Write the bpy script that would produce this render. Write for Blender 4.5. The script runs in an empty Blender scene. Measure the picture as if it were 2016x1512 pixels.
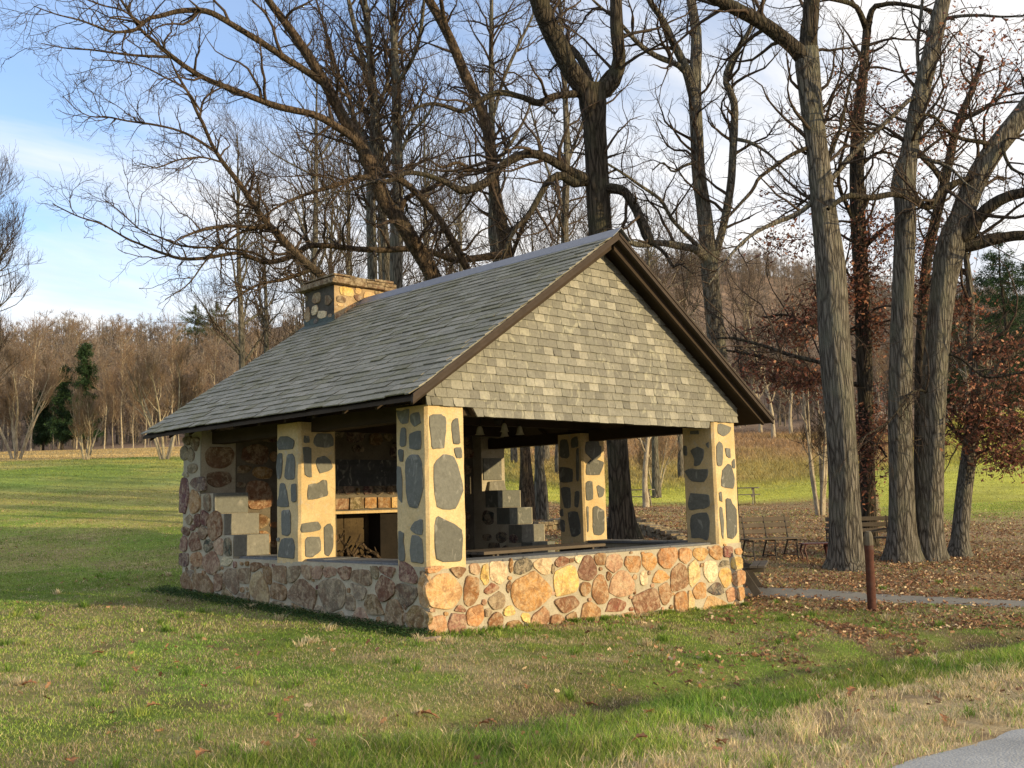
import bpy, math, random
import numpy as np
from mathutils import Matrix, Vector
rs = np.random.RandomState(7)
random.seed(7)
scene = bpy.context.scene
COL = scene.collection
R = math.radians

# ------------------------------------------------------------------ camera
CP = np.array([-7.859, -9.789, 1.532]); YAW, PITCH, ROLL, FPX = .761, .114, -.026, 2028.0
def cam_axes():
    cy, sy = math.cos(YAW), math.sin(YAW)
    fw = np.array([sy*math.cos(PITCH), cy*math.cos(PITCH), math.sin(PITCH)])
    rt = np.array([cy, -sy, 0.]); up = np.cross(rt, fw)
    c, s = math.cos(ROLL), math.sin(ROLL)
    return c*rt+s*up, -s*rt+c*up, fw
CR, CU, CF = cam_axes()
cd = bpy.data.cameras.new('camera'); cam = bpy.data.objects.new('camera', cd); COL.objects.link(cam)
cd.sensor_width = 36; cd.lens = 36*FPX/2016; cd.clip_end = 3000; cd.clip_start = .05
cam.matrix_world = Matrix(((CR[0], CU[0], -CF[0], CP[0]), (CR[1], CU[1], -CF[1], CP[1]), (CR[2], CU[2], -CF[2], CP[2]), (0, 0, 0, 1)))
scene.camera = cam
def ray(x, y): return CF+CR*(x-1008)/FPX-CU*(y-756)/FPX
def at(x, y, D): return CP+ray(x, y)*D                     # measured spot in the place, D metres into it
def on(x, y, ax, val):                                     # the same on a wall plane
    d = ray(x, y); return CP+d*((val-CP[ax])/d[ax])

# ------------------------------------------------------------------ tiny helpers
def nrm(v): return v/np.maximum(np.linalg.norm(v, axis=-1, keepdims=True), 1e-9)
def srgb(r, g, b):
    f = lambda c: ((c/255+.055)/1.055)**2.4 if c > 10 else c/255/12.92
    return (f(r), f(g), f(b))
def vnoise(x, y, seed=0):                                   # smooth 2-D value noise 0..1
    x = np.asarray(x, float); y = np.asarray(y, float)
    xi = np.floor(x).astype(int); yi = np.floor(y).astype(int); fx = x-xi; fy = y-yi
    fx = fx*fx*(3-2*fx); fy = fy*fy*(3-2*fy)
    def h(a, b):
        n = (a*374761393+b*668265263+seed*1274126177) & 0x7fffffff
        n = ((n ^ (n >> 13))*1274126177) & 0x7fffffff
        return ((n ^ (n >> 16)) & 0xffff)/65535.
    return (h(xi, yi)*(1-fx)+h(xi+1, yi)*fx)*(1-fy)+(h(xi, yi+1)*(1-fx)+h(xi+1, yi+1)*fx)*fy
def fbm(x, y, s, seed=0, o=3):
    t = 0; a = .5; n = 0
    for i in range(o):
        t = t+a*vnoise(x/s, y/s, seed+i*17); n += a; a *= .5; s *= .5
    return t/n

class MB:                                                   # gathers pieces of ONE mesh
    def __init__(s): s.v = []; s.f = []; s.c = []; s.m = []; s.n = 0
    def add(s, verts, faces, col=(.5, .5, .5), mi=0):
        verts = np.asarray(verts, float).reshape(-1, 3); k = len(verts)
        c = np.asarray(col, float)
        s.v.append(verts); s.c.append(np.broadcast_to(c, (k, 3)) if c.ndim == 1 else c)
        s.f += [tuple(i+s.n for i in f) for f in faces]; s.m += [mi]*len(faces); s.n += k
    def box(s, lo, hi, col=(.5, .5, .5), mi=0, M=None):
        x0, y0, z0 = lo; x1, y1, z1 = hi
        v = np.array([(x0,y0,z0),(x1,y0,z0),(x1,y1,z0),(x0,y1,z0),(x0,y0,z1),(x1,y0,z1),(x1,y1,z1),(x0,y1,z1)], float)
        if M is not None: v = v@np.array(M)[:3, :3].T+np.array(M)[:3, 3]
        s.add(v, [(0,3,2,1),(4,5,6,7),(0,1,5,4),(1,2,6,5),(2,3,7,6),(3,0,4,7)], col, mi)
    def prism(s, poly, d, col=(.5, .5, .5), mi=0):            # 3-D polygon pushed along d
        p = np.asarray(poly, float); n = len(p); q = p+np.asarray(d, float)
        s.add(np.vstack([p, q]), [tuple(range(n))[::-1], tuple(range(n, 2*n))]+[(i, (i+1) % n, n+(i+1) % n, n+i) for i in range(n)], col, mi)
    def beam(s, a, b, w, h, col=(.5, .5, .5), mi=0, up=(0, 0, 1)):
        a = np.asarray(a, float); b = np.asarray(b, float); t = nrm(b-a); u = np.cross(t, up)
        if np.linalg.norm(u) < 1e-3: u = np.cross(t, (0, 1, 0))
        u = nrm(u); w2 = nrm(np.cross(u, t))
        v = [p+u*i*w/2+w2*j*h/2 for p in (a, b) for i, j in ((-1,-1),(1,-1),(1,1),(-1,1))]
        s.add(v, [(0,3,2,1),(4,5,6,7),(0,1,5,4),(1,2,6,5),(2,3,7,6),(3,0,4,7)], col, mi)
    def tube(s, pts, rad, k=8, col=(.5, .5, .5), mi=0):
        V, F = tubes(np.asarray(pts, float)[None], np.asarray(rad, float)[None], k, cap=True)
        s.add(V, F, col, mi)
    def lathe(s, c, prof, k=14, col=(.5, .5, .5), mi=0):
        c = np.asarray(c, float); a = np.arange(k)*2*math.pi/k; V = []
        for r, z in prof: V += [(c[0]+r*math.cos(t), c[1]+r*math.sin(t), c[2]+z) for t in a]
        F = [(i*k+j, i*k+(j+1) % k, (i+1)*k+(j+1) % k, (i+1)*k+j) for i in range(len(prof)-1) for j in range(k)]
        s.add(V, F, col, mi)
    def build(s, name, mats, parent=None, smooth=False, bevel=0):
        V = np.vstack(s.v); org = np.array(parent['_o']) if parent is not None else np.zeros(3)
        me = bpy.data.meshes.new(name); me.from_pydata((V-org).tolist(), [], s.f)
        for m in (mats if isinstance(mats, (list, tuple)) else [mats]): me.materials.append(m)
        me.polygons.foreach_set('material_index', s.m)
        ca = me.color_attributes.new('Col', 'FLOAT_COLOR', 'POINT')
        ca.data.foreach_set('color', np.hstack([np.vstack(s.c), np.ones((len(V), 1))]).astype(np.float32).ravel())
        if smooth: me.polygons.foreach_set('use_smooth', [True]*len(me.polygons)); me.set_sharp_from_angle(angle=R(32))
        return link(name, me, parent, bevel)
def link(name, me, parent=None, bevel=0):
    o = bpy.data.objects.new(name, me); COL.objects.link(o)
    if parent is not None: o.parent = parent; o['_o'] = parent['_o']
    else: o['_o'] = (0., 0., 0.)
    if bevel:
        b = o.modifiers.new('bevel', 'BEVEL'); b.width = bevel; b.segments = 2; b.limit_method = 'ANGLE'; b.angle_limit = R(40)
    return o
def npmesh(name, V, F, C, mat, parent=None, smooth=False):    # fast path: F (n,3) or (n,4)
    org = np.array(parent['_o']) if parent is not None else np.zeros(3)
    me = bpy.data.meshes.new(name); n = len(V); m, k = F.shape
    me.vertices.add(n); me.vertices.foreach_set('co', (V-org).astype(np.float32).ravel())
    me.loops.add(m*k); me.loops.foreach_set('vertex_index', F.astype(np.int32).ravel())
    me.polygons.add(m); me.polygons.foreach_set('loop_start', np.arange(0, m*k, k, dtype=np.int32))
    me.update(calc_edges=True); me.validate()
    if smooth: me.polygons.foreach_set('use_smooth', np.ones(len(me.polygons), bool))
    me.materials.append(mat)
    if C is not None:
        ca = me.color_attributes.new('Col', 'FLOAT_COLOR', 'POINT')
        ca.data.foreach_set('color', np.hstack([C, np.ones((n, 1))]).astype(np.float32).ravel())
    return link(name, me, parent)
def tubes(P, Rd, k, cap=False):                             # P (B,n,3), Rd (B,n)
    B, n, _ = P.shape
    T = nrm(np.gradient(P, axis=1))
    m = T.mean(1); ref = np.zeros((B, 3)); ref[np.arange(B), np.argmin(np.abs(m), axis=1)] = 1
    U = nrm(np.cross(T, ref[:, None, :])); W = np.cross(T, U)
    a = np.arange(k)*2*math.pi/k
    V = P[:, :, None, :]+Rd[:, :, None, None]*(U[:, :, None, :]*np.cos(a)[None, None, :, None]+W[:, :, None, :]*np.sin(a)[None, None, :, None])
    b = np.arange(B)[:, None, None]*n*k; i = np.arange(n-1)[None, :, None]*k; j = np.arange(k)[None, None, :]; j2 = (j+1) % k
    F = np.stack([b+i+j, b+i+j2, b+i+k+j2, b+i+k+j], -1).reshape(-1, 4)
    V = V.reshape(-1, 3)
    if not cap: return V, F
    F = [tuple(f) for f in F]
    F += [tuple(range(k))[::-1], tuple(range((n-1)*k, n*k))]
    return V, F
def thing(name, loc, label, cat, group=None):
    o = bpy.data.objects.new(name, None); COL.objects.link(o); o.location = loc; o['_o'] = tuple(float(x) for x in loc)
    o.empty_display_size = .2
    return tag(o, label, cat, group)
def tag(o, label=None, cat=None, group=None, kind=None):
    if label: o['label'] = label
    if cat: o['category'] = cat
    if group: o['group'] = group
    if kind: o['kind'] = kind
    return o
def dup(root, loc, rz=0, sc=1, label=None):
    c = root.copy(); COL.objects.link(c); c.location = loc; c.rotation_euler = (0, 0, rz); c.scale = (sc,)*3 if np.isscalar(sc) else sc
    if label: c['label'] = label
    for ch in list(root.children):
        d = ch.copy(); COL.objects.link(d); d.parent = c
        for g in ch.children:
            e = g.copy(); COL.objects.link(e); e.parent = d
    return c

# ------------------------------------------------------------------ materials
class NT:
    def __init__(s, name, rough=.9, spec=.25):
        s.m = bpy.data.materials.new(name); s.m.use_nodes = True; s.t = s.m.node_tree; s.b = s.t.nodes['Principled BSDF']
        s.b.inputs['Roughness'].default_value = rough; s.b.inputs['Specular IOR Level'].default_value = spec
        s.tc = s.t.nodes.new('ShaderNodeTexCoord')
    def n(s, t, **kw):
        o = s.t.nodes.new(t)
        for k, v in kw.items(): setattr(o, k, v)
        return o
    def l(s, a, b): s.t.links.new(a, b)
    def vec(s, scale=(1, 1, 1), src='Object'):
        m = s.n('ShaderNodeMapping'); m.inputs['Scale'].default_value = scale; s.l(s.tc.outputs[src], m.inputs['Vector']); return m.outputs[0]
    def noise(s, sc, det=4, rough=.6, vec=None, dist=0):
        o = s.n('ShaderNodeTexNoise'); o.inputs['Scale'].default_value = sc; o.inputs['Detail'].default_value = det
        o.inputs['Roughness'].default_value = rough; o.inputs['Distortion'].default_value = dist
        s.l(vec if vec is not None else s.tc.outputs['Object'], o.inputs['Vector']); return o.outputs['Fac']
    def ramp(s, f, stops):
        o = s.n('ShaderNodeValToRGB'); e = o.color_ramp.elements
        while len(e) < len(stops): e.new(.5)
        for i, (p, c) in enumerate(stops):
            e[i].position = p; e[i].color = (c, c, c, 1) if np.isscalar(c) else (*c, 1)
        s.l(f, o.inputs[0]); return o.outputs[0]
    def mix(s, f, a, b, mode='MIX'):
        o = s.n('ShaderNodeMix', data_type='RGBA', blend_type=mode)
        for inp, v in ((o.inputs[0], f), (o.inputs[6], a), (o.inputs[7], b)):
            if hasattr(v, 'is_linked') or hasattr(v, 'links'): s.l(v, inp)
            elif np.isscalar(v): inp.default_value = v if inp.type == 'VALUE' else (v, v, v, 1)
            else: inp.default_value = (*v, 1)
        return o.outputs[2]
    def attr(s, nm='Col'):
        o = s.n('ShaderNodeAttribute'); o.attribute_name = nm; return o.outputs['Color']
    def bump(s, h, st=.5, d=.02):
        o = s.n('ShaderNodeBump'); o.inputs['Strength'].default_value = st; o.inputs['Distance'].default_value = d
        s.l(h, o.inputs['Height']); s.l(o.outputs[0], s.b.inputs['Normal'])
    def out(s, c):
        if np.isscalar(c) or isinstance(c, tuple): s.b.inputs['Base Color'].default_value = (*c, 1)
        else: s.l(c, s.b.inputs['Base Color'])
        return s.m
def m_stone():
    t = NT('field_stone', .85, .3); a = t.attr(); n1 = t.noise(8, 7, .75, None, .8); n2 = t.noise(26, 5, .7); n3 = t.noise(4.5, 6, .7, None, .6)
    c = t.mix(t.ramp(n1, [(.43, 0), (.57, .95)]), a, t.mix(.5, a, (.58, .47, .32)))
    c = t.mix(t.ramp(n3, [(.50, 0), (.60, .8)]), c, t.mix(.6, a, (.17, .085, .05)))
    n5 = t.noise(5, 5, .7, None, 1.2); c = t.mix(t.ramp(n5, [(.60, 0), (.70, .6)]), c, t.mix(.5, a, (.40, .36, .28)))
    c = t.mix(1, c, t.ramp(n2, [(.3, .62), (.7, 1.2)]), 'MULTIPLY')
    n6 = t.noise(14, 6, .75, None, .8); t.bump(t.mix(.5, n6, n2), 1., .03); return t.out(c)
def m_mortar(name, base, dirt, rough=.95, st=None):
    t = NT(name, rough, .15); n1 = t.noise(3, 6, .65); n2 = t.noise(40, 4, .7); n3 = t.noise(11, 5, .7)
    c = t.mix(t.ramp(n1, [(.4, 0), (.7, .8)]), base, dirt)
    c = t.mix(1, c, t.ramp(n2, [(.3, .82), (.7, 1.12)]), 'MULTIPLY')
    c = t.mix(t.ramp(n3, [(.58, 0), (.72, .6)]), c, st or tuple(x*.6 for x in dirt))
    if st: n4 = t.noise(6, 6, .75, None, 1.); c = t.mix(t.ramp(n4, [(.56, 0), (.66, .55)]), c, (.46, .43, .36))
    t.bump(t.mix(.4, n3, n2), .6, .015); return t.out(c)
def m_slate(name, ca, cb, sc=14):
    t = NT(name, .72, .4); a = t.attr(); n1 = t.noise(sc, 6, .7); n2 = t.noise(3, 5, .6); n3 = t.noise(6, 3, .5, t.vec((1, 1, .6)), 1.5)
    c = t.mix(1, a, t.ramp(n1, [(.25, .7), (.75, 1.25)]), 'MULTIPLY')
    c = t.mix(t.ramp(n2, [(.5, 0), (.72, .45)]), c, ca)
    c = t.mix(t.ramp(n3, [(.58, 0), (.68, .6)]), c, cb)
    n7 = t.noise(5, 6, .7, None, .6); t.bump(t.mix(.5, n1, n7), .8, .02); return t.out(c)
def m_wood(name, ca, cb, sc=(1.2, 1.2, 12), rough=.85):
    t = NT(name, rough, .2); n = t.noise(6, 6, .7, t.vec(sc), .6); n2 = t.noise(2, 3)
    c = t.mix(n, ca, cb); c = t.mix(1, c, t.ramp(n2, [(.3, .75), (.7, 1.15)]), 'MULTIPLY')
    t.bump(n, .5, .006); return t.out(c)
def m_bark(name, ca, cb, cc, sc=1., zs=.16, st=1., plates=False):
    t = NT(name, .95, .1); v = t.vec((1, 1, zs)); n1 = t.noise(11*sc, 5, .65, v, .4); n2 = t.noise(30*sc, 4, .7); n3 = t.noise(1.6, 4, .6)
    f = t.ramp(n1, [(.41, 0), (.55, 1)])
    if plates:                                                # long broken ridges between dark furrows
        nz = t.n('ShaderNodeTexNoise'); nz.inputs['Scale'].default_value = 5; nz.inputs['Detail'].default_value = 4; t.l(v, nz.inputs['Vector'])
        ad = t.n('ShaderNodeMix', data_type='VECTOR'); ad.inputs[0].default_value = .10; t.l(v, ad.inputs[4]); t.l(nz.outputs['Color'], ad.inputs[5])
        vo = t.n('ShaderNodeTexVoronoi', feature='DISTANCE_TO_EDGE'); vo.inputs['Scale'].default_value = plates; t.l(ad.outputs[1], vo.inputs['Vector'])
        f = t.mix(.35, t.ramp(vo.outputs['Distance'], [(.03, 0), (.22, 1)]), t.ramp(n1, [(.35, 0), (.62, 1)]))
    c = t.mix(f, ca, cb); c = t.mix(t.ramp(n3, [(.48, 0), (.68, .7)]), c, cc)
    c = t.mix(1, c, t.ramp(n2, [(.3, .75), (.7, 1.2)]), 'MULTIPLY')
    t.bump(t.mix(.25, f, n2), st, .06); return t.out(c)
def m_attr(name, rough=.9, var=.25, sc=30, spec=.15, trans=0):
    t = NT(name, rough, spec); a = t.attr(); n = t.noise(sc, 3)
    c = t.mix(1, a, t.ramp(n, [(.3, 1-var), (.7, 1+var)]), 'MULTIPLY')
    if trans:
        d = t.n('ShaderNodeBsdfTranslucent'); t.l(c, d.inputs[0]); x = t.n('ShaderNodeMixShader'); x.inputs[0].default_value = trans
        t.l(t.b.outputs[0], x.inputs[1]); t.l(d.outputs[0], x.inputs[2]); t.l(x.outputs[0], t.t.nodes['Material Output'].inputs[0])
    return t.out(c)
def m_ground():
    t = NT('ground_cover_earth', 1, .05); a = t.attr(); n1 = t.noise(5, 6, .75); n2 = t.noise(38, 5, .8); n3 = t.noise(.5, 5, .7); n4 = t.noise(.07, 4, .7)
    c = t.mix(1, a, t.ramp(n2, [(.3, .5), (.7, 1.5)]), 'MULTIPLY')
    c = t.mix(1, c, t.ramp(n1, [(.3, .75), (.7, 1.3)]), 'MULTIPLY')
    c = t.mix(1, c, t.ramp(n3, [(.35, .8), (.65, 1.2)]), 'MULTIPLY')
    c = t.mix(1, c, t.ramp(n4, [(.35, .82), (.65, 1.15)]), 'MULTIPLY')
    t.bump(t.mix(.5, n1, n2), .7, .05); return t.out(c)
def m_asphalt():
    t = NT('asphalt', .9, .3); n = t.noise(90, 4, .8); n2 = t.noise(2, 4); v = t.n('ShaderNodeTexVoronoi'); v.inputs['Scale'].default_value = 55
    t.l(t.tc.outputs['Object'], v.inputs['Vector'])
    c = t.mix(n, (.17, .17, .17), (.42, .42, .41)); c = t.mix(1, c, t.ramp(n2, [(.3, .8), (.7, 1.2)]), 'MULTIPLY')
    c = t.mix(t.ramp(v.outputs['Distance'], [(.10, .75), (.34, 0)]), c, (.62, .61, .58))
    t.bump(v.outputs['Distance'], .8, .006); return t.out(c)
def m_flat(name, c, rough=.6, metal=0, var=.25):
    t = NT(name, rough, .4); t.b.inputs['Metallic'].default_value = metal; n = t.noise(18, 5, .7)
    return t.out(t.mix(1, c, t.ramp(n, [(.3, 1-var), (.7, 1+var)]), 'MULTIPLY'))
def m_rust():
    t = NT('rusty_red_iron', .85, .2); n = t.noise(14, 6, .75); n2 = t.noise(5, 4)
    c = t.mix(t.ramp(n, [(.35, 0), (.65, 1)]), (.060, .024, .018), (.105, .045, .033)); c = t.mix(t.ramp(n2, [(.55, 0), (.7, .6)]), c, (.10, .085, .075))
    t.bump(n, .5, .008); return t.out(c)
M_STONE = m_stone()
M_MORTAR = m_mortar('grey_mortar', (.42, .375, .29), (.30, .26, .19))
M_SHADEMORTAR = m_mortar('shade_dark_mortar', (.15, .13, .10), (.07, .06, .05))  # darker copy of the grey mortar, interior shade put into its colour
M_STUCCO = m_mortar('cream_stucco', (.60, .465, .265), (.46, .32, .15), st=(.38, .28, .17))
M_SLAB = m_slate('slate_slab', (.13, .135, .125), (.30, .29, .26), 20)
M_SHINGLE = m_slate('slate_shingle', (.175, .178, .145), (.36, .35, .27), 22)
M_ROOF = m_slate('roof_slate', (.15, .15, .085), (.29, .28, .22), 26)
M_SILL = m_flat('bluestone_sill', (.13, .135, .14), .8)
M_DARKWOOD = m_wood('dark_timber', (.03, .022, .016), (.06, .042, .03))
M_BARGE = m_wood('weathered_bargeboard', (.032, .024, .02), (.075, .058, .049), (1, 3, 3))
M_GREYWOOD = m_wood('grey_weathered_wood', (.14, .12, .10), (.26, .23, .19), (12, 1.2, 1.2))
M_SHADEPLANK = m_wood('shaded_plank_wood', (.05, .042, .036), (.13, .115, .10), (12, 1.2, 1.2))  # grey planks darkened: the near table's shade is in the colour
M_BROWNWOOD = m_wood('brown_plank_wood', (.085, .068, .052), (.16, .13, .10), (12, 1.2, 1.2))
M_STUMP = m_wood('rotten_grey_wood', (.06, .052, .042), (.17, .15, .115), (3, 3, 1))
M_IRON = m_flat('black_iron', (.02, .016, .015), .6)
M_REDIRON = m_flat('dark_red_metal', (.07, .018, .018), .55)
M_RUST = m_rust()
M_ZINC = m_flat('grey_blue_ridge_metal', (.17, .18, .215), .45, .25, .12)
M_COPPER = m_flat('green_copper_flashing', (.05, .068, .062), .7, 0, .4)
M_DARKMORTAR = m_mortar('dark_mortar', (.10, .088, .072), (.035, .032, .029))
M_BLACK = m_mortar('black_stone', (.022, .018, .015), (.012, .011, .01))
M_CHIM = m_mortar('ochre_chimney_mortar', (.42, .31, .18), (.22, .14, .08), st=(.10, .075, .05))
M_BLOCK = m_mortar('sooty_firebrick', (.085, .06, .032), (.03, .022, .015))
M_GLASS = m_flat('frosted_lamp_glass', (.45, .42, .36), .5, 0, .15)
M_FLOOR = m_mortar('worn_stone_floor', (.10, .095, .085), (.06, .055, .05))  # floor tone darkened to deepen the shade inside the shelter
M_LETTER = m_flat('carved_pale_lettering', (.07, .073, .076), .9)
M_GROUND = m_ground(); M_ASPHALT = m_asphalt()
M_PATH = m_mortar('worn_path_paving', (.185, .178, .165), (.27, .245, .20))
M_BLADE = m_attr('grass_blade', .7, .2, 8, .2, .35)
M_LEAF = m_attr('dead_leaf', .75, .2, 40, .25, .2)
M_NEEDLE = m_attr('evergreen_needle', .7, .25, 3, .2, .1)
M_FOREST = m_attr('forest_wood', .95, .2, .6, .1)
M_BARK_OAK = m_bark('oak_bark', (.012, .010, .008), (.095, .079, .062), (.07, .068, .046), 2., .14, .9, 13.)
M_BARK_GREY = m_bark('grey_furrowed_bark', (.028, .024, .020), (.215, .196, .166), (.155, .155, .118), 2.4, .13, .8, 17.)
M_BARK_LIMB = m_bark('brown_limb_bark', (.036, .027, .020), (.118, .085, .059), (.085, .073, .053), 1.8, .3, .8)
M_BARK_PALE = m_bark('pale_smooth_bark', (.26, .21, .15), (.42, .36, .27), (.30, .27, .2), .8, .3, .4)
M_TWIG = m_bark('twig_bark', (.036, .027, .022), (.085, .062, .048), (.065, .055, .045), 2, .5, .3)
M_TWIG_RED = m_bark('russet_twig_bark', (.15, .10, .07), (.25, .18, .125), (.2, .15, .11), 2, .5, .3)

# ------------------------------------------------------------------ terrain
FH = nrm(CF*np.array([1, 1, 0])); RH = np.array([FH[1], -FH[0], 0])
KD = [0, 6, 10, 14, 17, 21, 24, 30, 36, 47, 60, 85, 110, 145, 250, 350, 600]
KX = [330, 600, 900, 1200, 1480, 1800, 2016]
KZ = np.array([
 [-.06, .05, .05, .12, .22, .45, .75, 1.3, 1.9, 3.2, 4.6, 6.6, 8.2, 10.4, 37.5, 58, 66],
 [-.06, .0, .0, .07, .2, .42, .66, 1.2, 1.75, 2.6, 3.9, 6.6, 8.3, 11, 39, 64, 72],
 [-.06, -.1, -.05, 0., .12, .32, .58, 1.13, 1.4, 1.9, 2.8, 6.5, 8.5, 12.5, 41, 74, 82],
 [-.08, -.12, -.18, -.15, -.05, .28, .58, .88, 1.02, 1.25, 2.0, 6.4, 8.6, 14.5, 42, 80, 90],
 [-.1, -.15, -.25, -.25, -.17, -.05, .15, .55, .8, 1.2, 2.0, 6.3, 8.2, 13, 41, 79, 88],
 [-.1, -.15, -.27, -.28, -.22, -.08, -.02, .4, .75, 1.5, 2.9, 5.6, 9, 14.1, 37, 68, 76],
 [-.1, -.15, -.27, -.28, -.24, -.1, 0., .4, .8, 1.6, 3.1, 5.8, 9.3, 14.3, 38, 62, 70]])
def seg_dist(x, y, line):
    d = np.full(np.shape(x), 1e9)
    for (ax, ay), (bx, by) in zip(line[:-1], line[1:]):
        t = np.clip(((x-ax)*(bx-ax)+(y-ay)*(by-ay))/((bx-ax)**2+(by-ay)**2), 0, 1)
        d = np.minimum(d, np.hypot(x-ax-t*(bx-ax), y-ay-t*(by-ay)))
    return d
def side(x, y, line):                                       # signed: + to the right of the line's direction
    best = np.full(np.shape(x), 1e9); sg = np.zeros(np.shape(x))
    L = [np.array(p) for p in line]
    L[0] = L[0]+(L[0]-L[1])*30; L[-1] = L[-1]+(L[-1]-L[-2])*30
    for (ax, ay), (bx, by) in zip(L[:-1], L[1:]):
        t = np.clip(((x-ax)*(bx-ax)+(y-ay)*(by-ay))/((bx-ax)**2+(by-ay)**2), 0, 1)
        d = np.hypot(x-ax-t*(bx-ax), y-ay-t*(by-ay)); s = (x-ax)*(by-ay)-(y-ay)*(bx-ax)
        sg = np.where(d < best, np.sign(s)*d, sg); best = np.minimum(best, d)
    return sg
DITCH = None
def view(x, y):
    dx = x-CP[0]; dy = y-CP[1]; D = dx*FH[0]+dy*FH[1]; return D, 1008+FPX*(dx*RH[0]+dy*RH[1])/np.maximum(D, 1.)
def soft(v, a, b): t = np.clip((v-a)/(b-a), 0, 1); return t*t*(3-2*t)
def base_z(x, y):
    dx = x-CP[0]; dy = y-CP[1]; D = dx*FH[0]+dy*FH[1]; S = dx*RH[0]+dy*RH[1]
    px = 1008+FPX*S/np.maximum(D, 3.); Dc = np.clip(np.where(D > 0, D, 0), 0, 600)
    zc = np.array([np.interp(Dc, KD, KZ[i]) for i in range(len(KX))])
    f = np.interp(px, KX, np.arange(len(KX))); i = np.clip(np.floor(f).astype(int), 0, len(KX)-2); f = f-i
    f = f*f*(3-2*f)
    z0 = np.take_along_axis(zc, i[None], 0)[0]; z1 = np.take_along_axis(zc, i[None]+1, 0)[0]
    z = z0*(1-f)+z1*f
    z = z+np.clip((D-90)/200, 0, 1)*(fbm(x, y, 60, 3)-.5)*10
    return z+(fbm(x, y, 2.2, 5, 2)-.5)*.05+(fbm(x, y, 14, 9, 2)-.5)*.12*np.clip((D-17)/15, 0, 1)
def zg(x, y):
    x = np.atleast_1d(np.asarray(x, float)); y = np.atleast_1d(np.asarray(y, float))
    z = base_z(x, y)
    if DITCH is not None: z = z-.15*np.exp(-(seg_dist(x, y, DITCH)/.45)**2)*soft(view(x, y)[1], 500, 1100)
    # ground meets the shelter's footing at its measured height
    w = np.exp(-(np.maximum(0, np.maximum(np.maximum(-x, x-6.53), np.maximum(-y, y-6.44)))/1.2)**2)
    zp = -.033*np.clip(x, -1, 7.5)+.033*np.clip(y, -1, 7.5)-.02
    return z*(1-w)+zp*w
def gz(x, y): return float(zg(x, y)[0])
def ground(px, py):                                         # where a line of sight meets the land
    d = ray(px, py); D = np.geomspace(4, 500, 1500); p = CP+d*D[:, None]
    h = p[:, 2]-zg(p[:, 0], p[:, 1]); i = int(np.argmax(h < 0)) or len(D)-1
    t = h[i-1]/(h[i-1]-h[i]) if i else 0; return CP+d*(D[i-1]+t*(D[i]-D[i-1]))
gxy = lambda L: [tuple(ground(*p)[:2]) for p in L]
DITCH_ = gxy([(420, 1475), (800, 1432), (1000, 1402), (1300, 1350), (1600, 1303), (2016, 1246), (2400, 1200)])
VERGE = gxy([(700, 1760), (1000, 1600), (1180, 1515), (1265, 1468), (1375, 1428), (1560, 1394), (1760, 1345), (2016, 1305), (2400, 1250)])   # grass / dead grass
ROADL = gxy([(1300, 1720), (1560, 1600), (1790, 1500), (1900, 1467), (2016, 1432), (2300, 1350)])
PATHL = [tuple(ground(*p)[:2]) for p in [(1380, 1150), (1490, 1166), (1600, 1169), (1717, 1178), (1860, 1184), (2016, 1191), (2300, 1200)]]
LITTER = gxy([(1000, 1100), (1440, 1166), (1560, 1215), (1717, 1203), (1850, 1225), (2016, 1215), (2300, 1190)])
DITCH = DITCH_
nr = 330; rr = np.concatenate([np.linspace(.2, 4, 8), np.geomspace(4.1, 700, nr-8)])
fa = math.atan2(FH[0], FH[1])
az = np.concatenate([np.linspace(-math.pi, -.62, 40, endpoint=False), np.linspace(-.62, .62, 520), np.linspace(.64, math.pi, 40, endpoint=False)])+fa
A, RR = np.meshgrid(az, rr); GX = (CP[0]+RR*np.sin(A)).ravel(); GY = (CP[1]+RR*np.cos(A)).ravel(); GZ = zg(GX, GY)
def lerp(a, b, t): return a*(1-t[:, None])+b*t[:, None]
G_GREEN = np.array((.165, .225, .048)); G_OLIVE = np.array((.28, .255, .10)); G_DRY = np.array((.40, .31, .18)); G_SOIL = np.array((.13, .092, .058))
G_LITTER = np.array((.29, .20, .125)); G_TAN = np.array((.50, .37, .17)); G_BANK = np.array((.33, .215, .115)); G_YG = np.array((.36, .36, .07)); G_FLOOR = np.array((.23, .165, .12))
def litter_w(x, y):
    D, px = view(x, y); s = side(x, y, LITTER)
    w = soft(-s+(fbm(x, y, 1.4, 46)-.5)*2.5, -1.2, 2.2)*soft(px, 930, 1060)*(1-soft(D, 43, 50)*(px < 1720)-soft(D, 30, 37)*(px >= 1720))
    w = np.clip(w, 0, 1)*((x > 6.6) | (y > 6.5) | (y < 0))
    d2 = soft(-side(x, y, DITCH_)+fbm(x, y, 1.5, 4)*.8, -.5, .6)*soft(seg_dist(x, y, DITCH_), 2.6, .3)*soft(px, 1150, 1800)*soft(fbm(x, y, .8, 45), .3, .65)
    return np.clip(np.maximum(w, d2*.9), 0, 1)
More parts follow.
